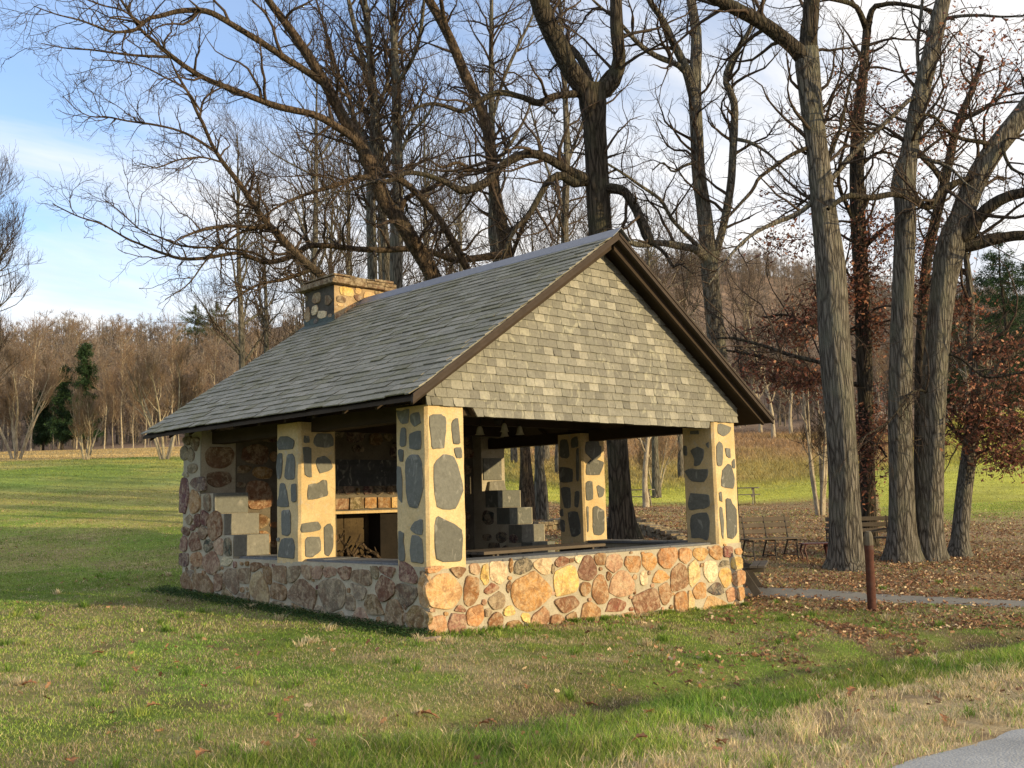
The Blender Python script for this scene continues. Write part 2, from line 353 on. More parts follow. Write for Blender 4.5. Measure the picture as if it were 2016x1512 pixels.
def cover(x, y):                                            # the ground's own colour
    D, px = view(x, y); n1 = fbm(x, y, 1.1, 21); n2 = fbm(x, y, 4.5, 33); n3 = fbm(x, y, .45, 41); n4 = fbm(x, y, 22, 51)
    c = lerp(np.tile(G_GREEN, (len(x), 1)), G_OLIVE, soft(n1*.5+n2*.6+n3*.25, .5, .84))
    c = lerp(c, G_DRY, soft(n1*.7+n3*.5, .72, .9)*.7)
    c = lerp(c, G_SOIL, soft(n3*.5+n1*.6, .28, .44)*0+soft(fbm(x, y, .8, 77), .66, .78)*.6*(D < 16))
    far = soft(D, 20, 40)*(1-soft(px, 800, 1000)); c = lerp(c, lerp(np.tile(G_GREEN*1.25, (len(x), 1)), G_YG, soft(n2, .35, .65)), far*.8)
    c = lerp(c, G_OLIVE*1.15, far*soft(n4+.4*n2, .62, .9)*.8)
    c = lerp(c, G_TAN, soft(D+n2*3, 61, 65)*(1-soft(px, 900, 1000)))
    rt = soft(px, 950, 1050)
    c = lerp(c, lerp(np.tile(G_YG*1.15, (len(x), 1)), G_OLIVE, soft(n2, .5, .9)*.5), rt*soft(D, 28, 44))
    bank = rt*soft(D, 58, 64)*(1-soft(px, 1720, 1900)*.75)
    c = lerp(c, lerp(np.tile(G_BANK, (len(x), 1)), np.array((.33, .27, .085)), np.clip(soft(70-D+n2*16, 0, 16)+soft(fbm(x, y, 7, 88), .5, .7)*.5, 0, 1)*.85), bank)
    c = lerp(c, np.array((.23, .170, .095)), litter_w(x, y)*.88); c = lerp(c, G_LITTER*.95, litter_w(x, y)*(.25+.6*soft(n1, .35, .65)))
    # verge, ditch and dead grass by the road
    sd = side(x, y, DITCH_)
    c = lerp(c, G_GREEN*1.05, soft(sd, .1, .5)*(D < 40))
    dw = soft(px, 640, 1150)
    c = lerp(c, G_SOIL*.9, np.exp(-((sd+.12)/.22)**2)*soft(n1, .25, .5)*.9*dw)
    c = lerp(c, G_SOIL, soft(seg_dist(x, y, DITCH_), 1.5, .2)*(sd < 0)*soft(n1+n3*.3, .5, .75)*.7*dw)
    sv = side(x, y, VERGE)+(n1-.5)*.9+(n3-.5)*.5
    c = lerp(c, lerp(np.tile(G_DRY*1.1, (len(x), 1)), G_SOIL*1.4, soft(n3*.75+n1*.3, .56, .74)*.8), soft(sv, -.1, .35))
    fl = soft(D+n2*6-3, np.where(px < 900, 116, 88), np.where(px < 900, 122, 96))
    c = lerp(c, G_FLOOR*(.8+.4*n4[:, None]), fl*np.where(px > 1840, soft(D, 118, 126), 1))
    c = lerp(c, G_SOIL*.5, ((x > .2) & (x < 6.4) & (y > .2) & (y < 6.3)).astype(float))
    return c
GC = cover(GX, GY); GD_ = view(GX, GY)[0]; GC = GC*(.8+.2*soft(GD_, 14, 30))[:, None]  # near ground darkened, shade between the grass blades put into its colour
na = len(az); i = np.arange(len(rr)-1)[:, None]*na; j = np.arange(na)[None]; j2 = (j+1) % na
F = np.stack([i+j, i+na+j, i+na+j2, i+j2], -1).reshape(-1, 4)
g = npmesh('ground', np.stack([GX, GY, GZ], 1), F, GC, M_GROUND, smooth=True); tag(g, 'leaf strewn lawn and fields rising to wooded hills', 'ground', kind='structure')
def ribbon(name, line, w0, w1, mat, lift, label, cat, n=80):
    L = np.array(line); s = np.concatenate([[0], np.cumsum(np.linalg.norm(np.diff(L, axis=0), axis=1))]); t = np.linspace(0, s[-1], n)
    P = np.stack([np.interp(t, s, L[:, 0]), np.interp(t, s, L[:, 1])], 1); T = nrm(np.gradient(P, axis=0)); N = np.stack([-T[:, 1], T[:, 0]], 1)
    m = 14; V = []
    for k in range(m):
        f = k/(m-1); e = (fbm(t, t*0+k, .35, 61+k)-.5)*.12*(k in (0, m-1))
        Q = P+N*((w0+(w1-w0)*f+e)[:, None]); V.append(np.column_stack([Q, zg(Q[:, 0], Q[:, 1])+lift-.03*(k in (0, m-1))]))
    V = np.array(V); F = np.array([(k*n+q, (k+1)*n+q, (k+1)*n+q+1, k*n+q+1) for k in range(m-1) for q in range(n-1)])
    o = npmesh(name, V.reshape(-1, 3), F, None, mat, smooth=True); tag(o, label, cat, kind='structure'); return o
ribbon('road', ROADL, -5.5, .0, M_ASPHALT, .03, 'grey asphalt road cutting the near right corner', 'road', 120)
ribbon('path', PATHL, -.45, .45, M_PATH, .022, 'narrow grey paved path beyond the red post', 'path', 120)

# ------------------------------------------------------------------ the shelter
W, L, S, HW, HC = 6.526, 6.44, .627, .80, 2.74
YC = 2.865; EX, EY, ZE, ZR = .52, .38, 2.80, 5.33; RX = W/2
TR = (ZR-ZE)/(RX+EX)                                        # roof pitch
def zroof(x): return ZR-TR*abs(x-RX)
SH = thing('stone_shelter', (RX, L/2, 0), 'open stone picnic shelter with grey slate roof and slate shingled gable', 'shelter')
PAL = dict(O=srgb(182, 134, 86), C=srgb(206, 170, 118), B=srgb(134, 98, 62), R=srgb(124, 80, 58), P=srgb(178, 140, 112), D=srgb(74, 71, 68), Y=srgb(222, 188, 112),
           G=srgb(140, 122, 96), W=srgb(220, 200, 165), V=srgb(116, 78, 72), K=srgb(110, 92, 66))
def pick(code):
    c = np.array(PAL[code[rs.randint(len(code))]])
    if len(code) > 1: c = .6*np.array(PAL[code[0]])+.4*np.array(PAL[code[1]])
    return np.clip(c*rs.uniform(.85, 1.15)+rs.uniform(-.012, .012, 3), .01, .9)
def stone_outline(a, b, rot, cuts=(), grow=1., joint=.0):
    m_ = rs.randint(7, 11); t = np.sort((np.arange(m_)+rs.uniform(-.3, .3, m_))*2*math.pi/m_+rs.uniform(0, 6.28)); r = (np.abs(np.cos(t))**4.5+np.abs(np.sin(t))**4.5)**(-1/4.5)*rs.uniform(.92, 1.13, m_)*grow
    x = r*np.cos(t)*a; y = r*np.sin(t)*b; cr, sr = math.cos(rot), math.sin(rot); pg = np.stack([x*cr-y*sr, x*sr+y*cr], 1)
    for dx, dy, k in cuts:                                    # trimmed where a neighbour lies: dx*x + dy*y <= k
        s_ = pg[:, 0]*dx+pg[:, 1]*dy-k; q = []
        for i in range(len(pg)):
            p0, p1, s0, s1 = pg[i], pg[(i+1) % len(pg)], s_[i], s_[(i+1) % len(pg)]
            if s0 <= 0: q.append(p0)
            if s0*s1 < 0: q.append(p0+(p1-p0)*s0/(s0-s1))
        if len(q) < 3: return None
        pg = np.array(q)
    keep = np.hypot(*(pg-np.roll(pg, 1, 0)).T) > .004
    if keep.sum() >= 3: pg = pg[keep]
    for q in range(2): pg = np.stack([pg*.80+np.roll(pg, -1, 0)*.20, pg*.20+np.roll(pg, -1, 0)*.80], 1).reshape(-1, 2)
    return pg+rs.normal(0, .0022, pg.shape)
def stone(mb, c, u, v, a, b, rot, col, nrmv, depth=.022, mi=1, poly=None):
    """one domed, uneven field stone set in the wall: centre c, half sizes a, b along u, v"""
    if poly is None: poly = stone_outline(a, b, rot)
    n = len(poly); X = poly[:, 0]; Y = poly[:, 1]
    tx, ty = rs.normal(0, .22, 2)*depth/max(a, b); rings = [(1.0, -.02), (1.0, depth*.6), (.965, depth*.95), (.74, depth), (.40, depth)]; V = []
    for f, h in rings:
        hh = h+((rs.normal(0, depth*.12, n)+(tx*X+ty*Y)*f) if h > .02 else 0)
        V.append(c+np.outer(X*f, u)+np.outer(Y*f, v)+np.outer(np.broadcast_to(hh, (n,)), nrmv))
    V.append((c+nrmv*depth*1.05)[None]); V = np.vstack(V); F = []
    for q in range(len(rings)-1): F += [(q*n+j, q*n+(j+1) % n, (q+1)*n+(j+1) % n, (q+1)*n+j) for j in range(n)]
    q = len(rings)-1; F += [(q*n+j, q*n+(j+1) % n, len(V)-1) for j in range(n)]
    if np.dot(np.cross(u, v), nrmv) < 0: F = [f[::-1] for f in F]
    mb.add(V, F, col, mi)
def stones_px(mb, lst, ox, oy, sc, ax, val, k_=1., grow=1.2, joint=.011):
    """stones measured on a wall face (axis ax = val)"""
    u = np.array((1., 0, 0)) if ax == 1 else np.array((0, 1., 0)); v = np.array((0, 0, 1.)); n = np.array((0, -1., 0)) if ax == 1 else np.array((-1., 0, 0)); out = []
    L_ = []
    for cx, cy, w, h, rot, code in lst:
        X = ox+cx*sc; Y = oy+cy*sc; c = on(X, Y, ax, val); l = on(X-w*sc/2, Y, ax, val); r = on(X+w*sc/2, Y, ax, val); t = on(X, Y-h*sc/2, ax, val); b = on(X, Y+h*sc/2, ax, val)
        L_.append((c@u, c[2], max(abs((r-l)@u)/2, .02), max((t-b)[2]/2, .02), -R(rot)*(1 if ax == 1 else -1), code, c))
    for i, (x, z, a, b, rot, code, c) in enumerate(L_):
        cuts = []
        for k, (x2, z2, a2, b2, *_r) in enumerate(L_):
            if k == i: continue
            dx, dz = x2-x, z2-z; d = math.hypot(dx, dz)
            if d > 1.2: continue
            dx /= d; dz /= d; ext = lambda p, q: min(p/max(abs(dx), 1e-3), q/max(abs(dz), 1e-3)); e1 = ext(a, b); e2 = ext(a2, b2)
            if (e1+e2)*grow*1.25 > d: cuts.append((dx, dz, d*e1/(e1+e2)-joint))
        pg = stone_outline(a, b, rot, cuts, grow)
        if pg is None: continue
        stone(mb, c, u, v, a, b, rot, pick(code)*k_, n, poly=pg); out.append((x, z, max(a, .03), max(b, .03)))
    return out
def stones_fill(mb, rect, ax, val, code, sizes, taken=(), tries=900, sgn=-1, gap=.02, depth=.025):
    u = np.array((1., 0, 0)) if ax == 1 else np.array((0, 1., 0)); n = (np.array((0, 1., 0)) if ax == 1 else np.array((1., 0, 0)))*sgn; T = list(taken)
    for q in range(tries):
        f = (1-q/tries)**1.5; a = (sizes[0]+(sizes[1]-sizes[0])*f*rs.uniform(.6, 1)); b = a*rs.uniform(.5, .95)
        if rs.rand() < .15: a, b = b, a
        x = rs.uniform(rect[0]+a, max(rect[1]-a, rect[0]+a+.001)); z = rs.uniform(rect[2]+b, max(rect[3]-b, rect[2]+b+.001))
        if any(abs(x-s[0]) < a+s[2]+gap and abs(z-s[1]) < b+s[3]+gap and (((x-s[0])/(a+s[2]+gap))**2+((z-s[1])/(b+s[3]+gap))**2 < 1.25) for s in T): continue
        T.append((x, z, a, b)); c = u*x+np.array((0, 0, z)); c[ax] = val
        stone(mb, c, u, np.array((0, 0, 1.)), a, b, rs.uniform(-.15, .15), pick(code[rs.randint(len(code))]), n, depth)
def grid_face(mb, o, u, v, nu, nv, amp, n, mi=0, seed=0):     # gently uneven mortar face
    U, Vv = np.meshgrid(np.linspace(0, 1, nu), np.linspace(0, 1, nv)); P = np.asarray(o, float)+U[..., None]*np.asarray(u, float)+Vv[..., None]*np.asarray(v, float)
    s = np.abs(P@nrm(np.asarray(u, float))); h = (fbm(s, P[..., 2]+50, .22, seed)-.5)*amp
    edge = np.minimum(np.minimum(U, 1-U)*nu/2, np.minimum(Vv, 1-Vv)*nv/2).clip(0, 1); P = P+(h*edge)[..., None]*np.asarray(n, float)
    i = np.arange(nv-1)[:, None]*nu; j = np.arange(nu-1)[None]; F = np.stack([i+j, i+j+1, i+nu+j+1, i+nu+j], -1).reshape(-1, 4)
    if np.dot(np.cross(u, v), n) < 0: F = F[:, ::-1]
    mb.add(P.reshape(-1, 3), [tuple(f) for f in F], (.4, .4, .4), mi)
FRONT = [(205,905,80,30,0,'O'),(318,918,110,48,0,'RB'),(405,905,50,60,0,'P'),(250,1020,165,155,0,'CO'),(388,1010,72,150,15,'B'),(462,930,42,85,0,'Y'),(525,920,85,105,0,'WP'),
 (500,1000,105,50,0,'R'),(598,890,20,70,0,'B'),(662,890,85,70,0,'D'),(765,890,88,70,5,'PW'),(862,865,58,52,0,'R'),(695,1030,205,190,0,'O'),(525,1070,75,80,0,'G'),(590,1120,60,50,0,'Y'),
 (325,1110,80,35,10,'R'),(412,1145,80,95,-20,'O'),(212,1200,75,90,0,'OP'),(318,1185,75,95,0,'VP'),(518,1180,70,85,0,'BR'),(620,1195,70,45,0,'B'),(675,1155,50,50,0,'Y'),(745,1160,95,85,-15,'PB'),
 (885,965,105,145,10,'Y'),(1000,900,90,125,-15,'RV'),(1062,850,60,50,0,'B'),(895,1085,150,86,15,'R'),(988,1005,56,70,0,'B'),(1060,1010,78,130,-10,'BO'),(1010,1140,98,118,-10,'OB'),(840,1175,70,60,0,'RO'),
 (912,1150,50,46,0,'B'),(1130,875,85,85,0,'P'),(1170,980,115,115,0,'P'),(1150,1090,115,60,5,'R'),(1235,875,75,75,0,'OR'),(1318,865,70,75,0,'O'),(1418,845,95,90,0,'OR'),(1508,833,65,65,0,'O'),
 (1585,825,70,60,0,'OY'),(1667,818,60,60,0,'O'),(1730,812,45,50,0,'RV'),(1785,810,34,30,0,'O'),(1290,950,30,65,0,'W'),(1380,945,100,55,5,'O'),(1475,955,90,130,-15,'B'),(1550,930,60,110,-15,'YW'),
 (1640,915,60,100,-5,'W'),(1706,875,50,28,0,'D'),(1778,872,50,55,0,'Y'),(1715,945,52,85,10,'YO'),(1785,950,58,70,0,'O'),(1310,1075,130,105,-10,'RV'),(1400,1030,58,90,10,'OR'),(1490,1075,66,130,0,'OB'),
 (1535,1070,36,105,10,'C'),(1580,1010,62,75,0,'OB'),(1668,1005,85,60,0,'D'),(1745,1035,50,70,0,'OP'),(1796,1030,34,60,0,'O'),(1655,1090,150,75,0,'CB'),(1775,1090,70,38,0,'C'),(1210,1155,140,45,0,'PO'),
 (1400,1145,60,45,0,'O'),(400,1225,100,30,10,'W'),(480,1130,40,36,0,'G'),(585,1000,22,60,0,'B'),(815,905,20,46,0,'G'),(1110,940,26,40,0,'B'),(950,850,40,34,0,'W')]
LEFT = [(735,968,60,40,0,'R'),(800,1015,45,75,0,'B'),(870,1015,85,80,0,'KC'),(950,1010,80,70,0,'G'),(1020,1000,60,65,0,'P'),(1082,1000,50,55,0,'P'),(1160,1000,60,50,0,'P'),(1235,1005,80,60,0,'R'),(1330,1035,120,80,0,'VG'),
 (1410,1000,50,60,0,'G'),(1480,995,120,45,0,'R'),(1590,1015,90,90,20,'V'),(755,1085,95,150,0,'CK'),(600,1050,70,110,0,'G'),(668,1020,60,70,0,'G'),(863,1110,90,90,0,'B'),(990,1120,160,160,0,'BK'),(1170,1125,150,165,0,'GK'),
 (1325,1105,110,80,0,'G'),(1465,1090,110,110,0,'R'),(1585,1120,110,110,0,'VD'),(1683,1100,50,150,0,'O'),(1270,1165,55,70,0,'G'),(1390,1180,170,90,0,'BK'),(1330,1245,150,70,0,'P'),(1510,1235,100,130,0,'BK'),(1650,1250,110,110,0,'B'),
 (575,1140,100,70,0,'KB'),(650,1160,66,60,0,'G'),(720,1180,50,40,0,'G'),(860,1190,140,56,0,'G'),(980,1208,90,50,0,'B'),(1100,1225,70,60,0,'G'),(1190,1250,110,50,0,'G'),
 (330,320,36,60,0,'G'),(365,330,28,60,0,'G'),(335,445,30,25,0,'WD'),(328,555,38,170,0,'V'),(385,600,46,100,0,'O'),(455,605,28,80,0,'G'),(405,500,64,60,0,'DR'),(500,740,60,130,0,'R'),(400,705,28,60,0,'V'),(440,690,34,70,0,'V'),
 (355,700,36,40,0,'G'),(375,745,26,28,0,'V'),(335,765,34,40,0,'V'),(430,775,48,60,0,'GV'),(388,825,54,85,0,'RV'),(325,840,34,80,0,'V'),(465,850,42,60,0,'D'),(522,850,42,75,0,'P'),(573,855,32,85,0,'D'),(326,920,38,65,0,'DV'),
 (395,925,50,65,0,'O'),(480,935,74,110,0,'RP'),(568,935,42,45,0,'W'),(435,1065,115,90,0,'BK'),(515,1060,46,75,0,'B'),(345,1050,54,90,0,'B'),(360,1010,36,36,0,'G'),(385,270,46,60,0,'K'),(345,255,40,44,0,'K'),(370,410,44,40,0,'G')]
TH = .50
# front low wall
m = MB(); grid_face(m, (0, 0, -.45), (W, 0, 0), (0, 0, HW-.02+.45), 90, 20, .03, (0, -1, 0), 0, 5)
m.add([(0,0,-.45),(W,0,-.45),(W,TH,-.45),(0,TH,-.45),(0,0,HW-.02),(W,0,HW-.02),(W,TH,HW-.02),(0,TH,HW-.02)], [(4,5,6,7),(2,3,7,6),(1,2,6,5)], (.4,.4,.4), 0)
tk = stones_px(m, FRONT, 780, 780, 760/2016, 1, 0.); stones_fill(m, (0, W, -.35, .78), 1, 0., ['O', 'B', 'P', 'R'], (.03, .055), tk, 1400, -1, .016, .02)
stones_fill(m, (.45, 5.9, 0, .72), 1, TH, ['D', 'B', 'R'], (.07, .2), (), 300, 1)
stones_fill(m, (.02, TH, -.35, .74), 0, W, ['O', 'B', 'P'], (.06, .14), (), 200, 1)
m.build('low_wall', [M_MORTAR, M_STONE], SH, True)
# left wall with its stepped pier at the back
prof = [(TH+.002, -.3), (L, -.3), (L, zroof(.05)-.09), (5.84, zroof(.05)-.09), (5.84, 1.79), (5.43, 1.79), (5.43, 1.46), (5.08, 1.46), (5.08, 1.13), (4.765, 1.13), (4.765, HW-.02), (TH+.002, HW-.02)]
m = MB(); grid_face(m, (0, TH, -.3), (0, 4.765-TH, 0), (0, 0, HW-.02+.3), 70, 18, .03, (-1, 0, 0), 0, 8)
m.prism([(.012, y, z) for y, z in prof], (S-.012, 0, 0), (.4, .4, .4), 0)
grid_face(m, (0, 4.75, -.3), (0, L-4.75, 0), (0, 0, 1.1+.3), 24, 24, .03, (-1, 0, 0), 0, 9); grid_face(m, (0, 5.84, 1.0), (0, .6, 0), (0, 0, 1.65), 10, 24, .03, (-1, 0, 0), 0, 11)
grid_face(m, (0, 0, -.3), (0, TH, 0), (0, 0, HW-.02+.3), 10, 18, .02, (-1, 0, 0), 0, 8)
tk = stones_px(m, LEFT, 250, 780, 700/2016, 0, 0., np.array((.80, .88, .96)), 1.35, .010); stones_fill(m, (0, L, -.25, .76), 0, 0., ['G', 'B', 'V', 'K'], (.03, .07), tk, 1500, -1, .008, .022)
stones_fill(m, (.1, 4.5, 0, .72), 0, S, ['D', 'B', 'R'], (.07, .2), (), 250, 1)
PAL_ = PAL; PAL = {k: tuple(np.array(v)*.6) for k, v in PAL.items()}  # pier stones darkened here, indoor shade put into their palette
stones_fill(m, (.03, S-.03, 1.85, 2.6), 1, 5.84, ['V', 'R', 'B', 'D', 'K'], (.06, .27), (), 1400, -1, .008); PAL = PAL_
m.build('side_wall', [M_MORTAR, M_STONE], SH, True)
# right wall: low stretch, doorway, stepped pier
m = MB(); m.box((W-TH, TH+.01, -.45), (W-.004, YC+S-.01, HW-.02), (.4,)*3, 0)
stones_fill(m, (TH, YC+S, -.35, .74), 0, W, ['O', 'B', 'P', 'R', 'Y'], (.06, .16), (), 500, 1); stones_fill(m, (TH+.1, YC+S, .0, .74), 0, W-TH, ['D', 'V', 'B'], (.1, .28), (), 300, -1)
prof = [(4.5, -.3), (L, -.3), (L, zroof(.05)-.09), (5.6, zroof(.05)-.09), (5.6, 1.76), (5.15, 1.76), (5.15, 1.42), (4.83, 1.42), (4.83, 1.09), (4.5, 1.09)]
m.prism([(W-S, y, z) for y, z in prof], (S, 0, 0), (.4, .4, .4), 0)
stones_fill(m, (4.6, 5.6, .1, 1.0), 0, W-S, ['D'], (.10, .2), (), 200, -1); stones_fill(m, (5.1, 5.6, 1.1, 1.35), 0, W-S, ['D'], (.1, .2), (), 60, -1)
stones_fill(m, (4.55, L, -.2, 1.0), 0, W, ['O', 'B', 'P', 'G'], (.06, .18), (), 300, 1); stones_fill(m, (5.65, L, 1.1, 2.6), 0, W, ['O', 'B', 'G'], (.06, .18), (), 300, 1)
m.build('side_wall', [M_MORTAR, M_STONE], SH, True)
# step blocks of slate at the ends of both piers
def block(x0, x1, y0, z0, z1, dy=.36):
    m = MB(); m.box((x0, y0-.012, z0+.012), (x1, y0+dy, z1+.006), PAL_SL[rs.randint(4)]); m.box((x0+.01, y0-.016, z0-.012), (x1-.008, y0+dy, z0+.011), (.4,)*3, 1); m.build('step_block', [M_SLAB, M_MORTAR], SH, False, .012)
PAL_SL = [(.115, .12, .105), (.16, .155, .13), (.135, .14, .125), (.185, .18, .155)]
for y0, z0, z1 in ((4.765, HW, 1.13), (5.08, 1.13, 1.46), (5.43, 1.46, 1.79)): block(.02, S+.004, y0, z0, z1)
for y0, z0, z1 in ((4.5, .74, 1.09), (4.83, 1.09, 1.42), (5.15, 1.42, 1.76)): block(W-S-.004, W-.02, y0, z0, z1)
block(W-S-.004, W-.02, 4.22, .40, .76, .3)
m = MB(); m.box((W-S+.03, 5.575, 1.98), (W-.1, 5.6, 2.42), (.13, .13, .11)); m.build('wall_slab', M_SLAB, SH, False, .01)
m = MB(); m.prism([(W-S+.10, 5.5, 1.77), (W-.05, 5.5, 1.77), (W-.08, 5.54, 1.97), (W-S+.16, 5.54, 1.95)], (0, .06, 0), (.17, .16, .13)); m.build('wall_slab', M_SLAB, SH, False, .008)
# slate sills on the three low walls
def sill(x0, x1, y0, y1, along):
    m = MB(); n = 5; t = np.linspace(0, 1, n+1)
    for q in range(n):
        e = .004
        lo, hi = ((x0+(x1-x0)*t[q]+e, y0, HW-.03), (x0+(x1-x0)*t[q+1]-e, y1, HW+.012+rs.uniform(-.005, .005))) if along == 'x' else ((x0, y0+(y1-y0)*t[q]+e, HW-.03), (x1, y0+(y1-y0)*t[q+1]-e, HW+.012+rs.uniform(-.005, .005)))
        m.box(lo, hi, (.2, .2, .2))
    m.build('sill', M_SILL, SH, False, .008)
sill(S+.03, W-S-.03, .12, TH+.09, 'x'); sill(.10, S+.06, S+.02, YC-.02, 'y'); sill(.10, S+.06, YC+S+.02, 4.75, 'y'); sill(W-TH-.09, W-.08, S+.02, YC-.02, 'y')
# columns, cream stucco with big slate pieces
NL = [[(45,110),(100,130),(162,108),(155,240),(100,248),(70,200)],[(175,155),(250,135),(270,235),(205,270),(172,235)],[(90,270),(138,280),(132,445),(75,440)],[(165,320),(265,287),(265,470),(157,465)],[(62,465),(112,470),(108,580),(75,570)],
 [(55,610),(90,615),(100,720),(100,950),(70,900),(52,800)],[(125,560),(160,515),(240,510),(275,580),(290,800),(240,985),(160,978),(130,850)],[(165,1165),(210,1090),(280,1070),(280,1230),(200,1195)],[(65,1165),(118,1200),(110,1280),(130,1390),(120,1450),(68,1440)],[(180,1210),(275,1235),(288,1470),(260,1495),(180,1480),(165,1350)]]
NF = [[(330,158),(440,158),(480,190),(478,300),(468,460),(360,465),(345,400)],[(520,225),(585,175),(605,420),(540,425)],[(542,455),(612,450),(622,545),(570,550)],[(362,590),(455,508),(540,520),(580,590),(637,830),(565,995),(390,990)],[(400,1035),(628,1160),(622,1430),(590,1450),(385,1440),(375,1120)]]
C2L = [[(72,255),(110,205),(180,195),(255,230),(240,320),(90,340)],[(85,370),(130,360),(135,440),(125,610),(85,630),(75,500)],[(178,380),(230,368),(258,400),(265,620),(185,632),(150,605)],[(108,662),(165,668),(180,780),(208,900),(68,900),(100,780)],[(220,668),(272,668),(275,855),(220,850)],
 [(122,930),(200,925),(215,960),(220,1150),(190,1190),(125,1180)],[(62,1205),(108,1205),(105,1245),(65,1240)],[(120,1210),(235,1195),(260,1290),(255,1410),(220,1455),(75,1450)]]
C2F = [[(340,182),(395,190),(400,265),(340,268)],[(440,220),(470,170),(610,170),(640,220),(635,290),(590,315),(480,305),(440,270)],[(325,298),(418,300),(425,620),(350,580),(340,420)],[(460,465),(475,405),(545,390),(610,440),(630,490),(610,535),(495,570)],[(388,672),(480,665),(510,632),(575,630),(575,740),(585,775),(540,805),(370,838)],
 [(318,1060),(490,1040),(515,1090),(505,1135),(318,1158)],[(540,1090),(590,1060),(630,1080),(640,1300),(590,1395),(545,1380)],[(355,1240),(375,1190),(510,1190),(515,1340),(430,1400),(350,1390)]]
C4L = [[(160,160),(260,150),(260,200),(160,195)],[(80,325),(125,330),(130,435),(85,430)],[(160,375),(240,325),(310,350),(318,420),(300,480),(265,548),(200,550),(208,470)],[(330,300),(365,275),(370,355)],[(95,600),(170,570),(240,585),(358,572),(355,660),(320,720),(180,725)],[(165,835),(330,860),(375,865),(385,990),(270,1025),(150,1030),(138,960)],[(170,1080),(350,1045),(385,1160),(370,1290),(355,1370),(270,1340),(175,1345),(162,1200)]]
C4F = [[(458,85),(510,80),(615,122),(600,170),(530,225),(460,190)],[(445,320),(480,262),(520,320),(515,550),(450,545)],[(540,350),(600,348),(605,465),(555,440)],[(615,490),(648,460),(655,570),(625,575)],[(510,590),(575,512),(610,540),(655,700),(640,805),(495,765)],[(475,840),(500,825),(512,950),(480,930)],[(478,1000),(510,995),(530,1180),(525,1360),(505,1320)],[(548,900),(605,905),(625,960),(670,1010),(680,1280),(630,1360),(570,1350),(560,1160)]]
C3L = [[(130,150),(215,140),(245,340),(210,365),(130,350)],[(258,140),(330,105),(345,230),(260,245)],[(318,250),(350,240),(350,630),(318,620)],[(118,450),(285,485),(280,640),(115,640)],[(135,695),(255,690),(260,930),(180,940)],[(302,740),(350,728),(362,780),(345,925),(295,920)],[(215,970),(340,965),(380,1230),(260,1270)],[(128,960),(165,930),(172,1030),(130,1030)],[(124,1055),(188,1075),(188,1205),(126,1200)]]
C3F = [[(418,170),(575,155),(580,215),(605,225),(600,340),(520,400),(420,305)],[(425,440),(480,375),(560,375),(640,405),(585,560),(425,555)],[(420,630),(500,620),(510,840),(425,850)],[(545,680),(580,670),(645,715),(620,805),(570,815)],[(430,905),(455,910),(460,1210),(435,1210)],[(500,930),(550,905),(640,960),(640,1190),(600,1245),(520,1240),(500,1150)]]
def slab(mb, px, ax, val, lo, hi):
    p = np.array([on(x, y, ax, val) for x, y in px]); u = 0 if ax == 1 else 1
    p[:, u] = np.clip(p[:, u], lo+.025, hi-.025); p[:, 2] = np.clip(p[:, 2], HW+.02, HC-.02)
    q = []                                                   # roughen the outline
    for a, b in zip(p, np.roll(p, -1, 0)):
        for f in (0, .33, .67):
            w = a*(1-f)+b*f; w[u] += rs.normal(0, .005); w[2] += rs.normal(0, .006); q.append(w)
    q = np.array(q); q = .7*q+.15*np.roll(q, 1, 0)+.15*np.roll(q, -1, 0); n = np.zeros(3); n[ax] = -1; c = q.mean(0); k = len(q)
    V = np.vstack([q+n*-.012, q+n*.007, c+(q-c)*rs.uniform(.93, .97, (k, 1))+n*rs.uniform(.010, .016, (k, 1)), (c+n*.013)[None]])
    F = [(j, (j+1) % k, k+(j+1) % k, k+j) for j in range(k)]+[(k+j, k+(j+1) % k, 2*k+(j+1) % k, 2*k+j) for j in range(k)]+[(2*k+j, 2*k+(j+1) % k, 3*k) for j in range(k)]
    a_ = V[F[0][1]]-V[F[0][0]]; ar = np.cross(q, np.roll(q, -1, 0)).sum(0)@n
    if ar < 0: F = [f[::-1] for f in F]
    b = rs.uniform(.8, 1.25); mb.add(V, F, np.array((.118, .118, .104))*b, 1)
def column(x0, y0, faces, orgs, sc):
    m = MB(); g = .035                                        # rounded arrises
    ring = [(x0+g,y0),(x0+S-g,y0),(x0+S,y0+g),(x0+S,y0+S-g),(x0+S-g,y0+S),(x0+g,y0+S),(x0,y0+S-g),(x0,y0+g)]
    ring = [(x0+g*.3,y0+g*.3) if 0 else r for r in ring]
    zs = np.linspace(HW-.05, HC, 14); V = [(x+rs.normal(0, .002), y+rs.normal(0, .002), z) for z in zs for x, y in ring]
    F = [(i*8+j, i*8+(j+1) % 8, (i+1)*8+(j+1) % 8, (i+1)*8+j) for i in range(13) for j in range(8)]+[tuple(range(13*8, 14*8))]
    m.add(V, F, (.5, .5, .5), 0)
    for (lst, ax, val, lo, hi) in faces:
        for poly in lst: slab(m, [(orgs[0]+x*sc, orgs[1]+y*sc) for x, y in poly], ax, val, lo, hi)
    for (ax, val) in ((0, x0+S), (1, y0+S)):                  # the two faces turned away
        for q in range(4):
            z = HW+.25+q*.47; cc = (y0 if ax == 0 else x0)+S/2+rs.uniform(-.08, .08)
            c = np.zeros(3); c[ax] = val-.008; c[1-ax] = cc; c[2] = z
            u = np.zeros(3); u[1-ax] = 1; n = np.zeros(3); n[ax] = 1
            stone(m, c, u, np.array((0, 0, 1.)), .17, .19, rs.uniform(-.2, .2), np.array((.165, .165, .148))*rs.uniform(.8, 1.2), n, .014, 1)
    m.build('column', [M_STUCCO, M_SLAB], SH, False, 0)
column(0, 0, [(NL, 0, 0., 0, S), (NF, 1, 0., 0, S)], (770, 780), 160/712)
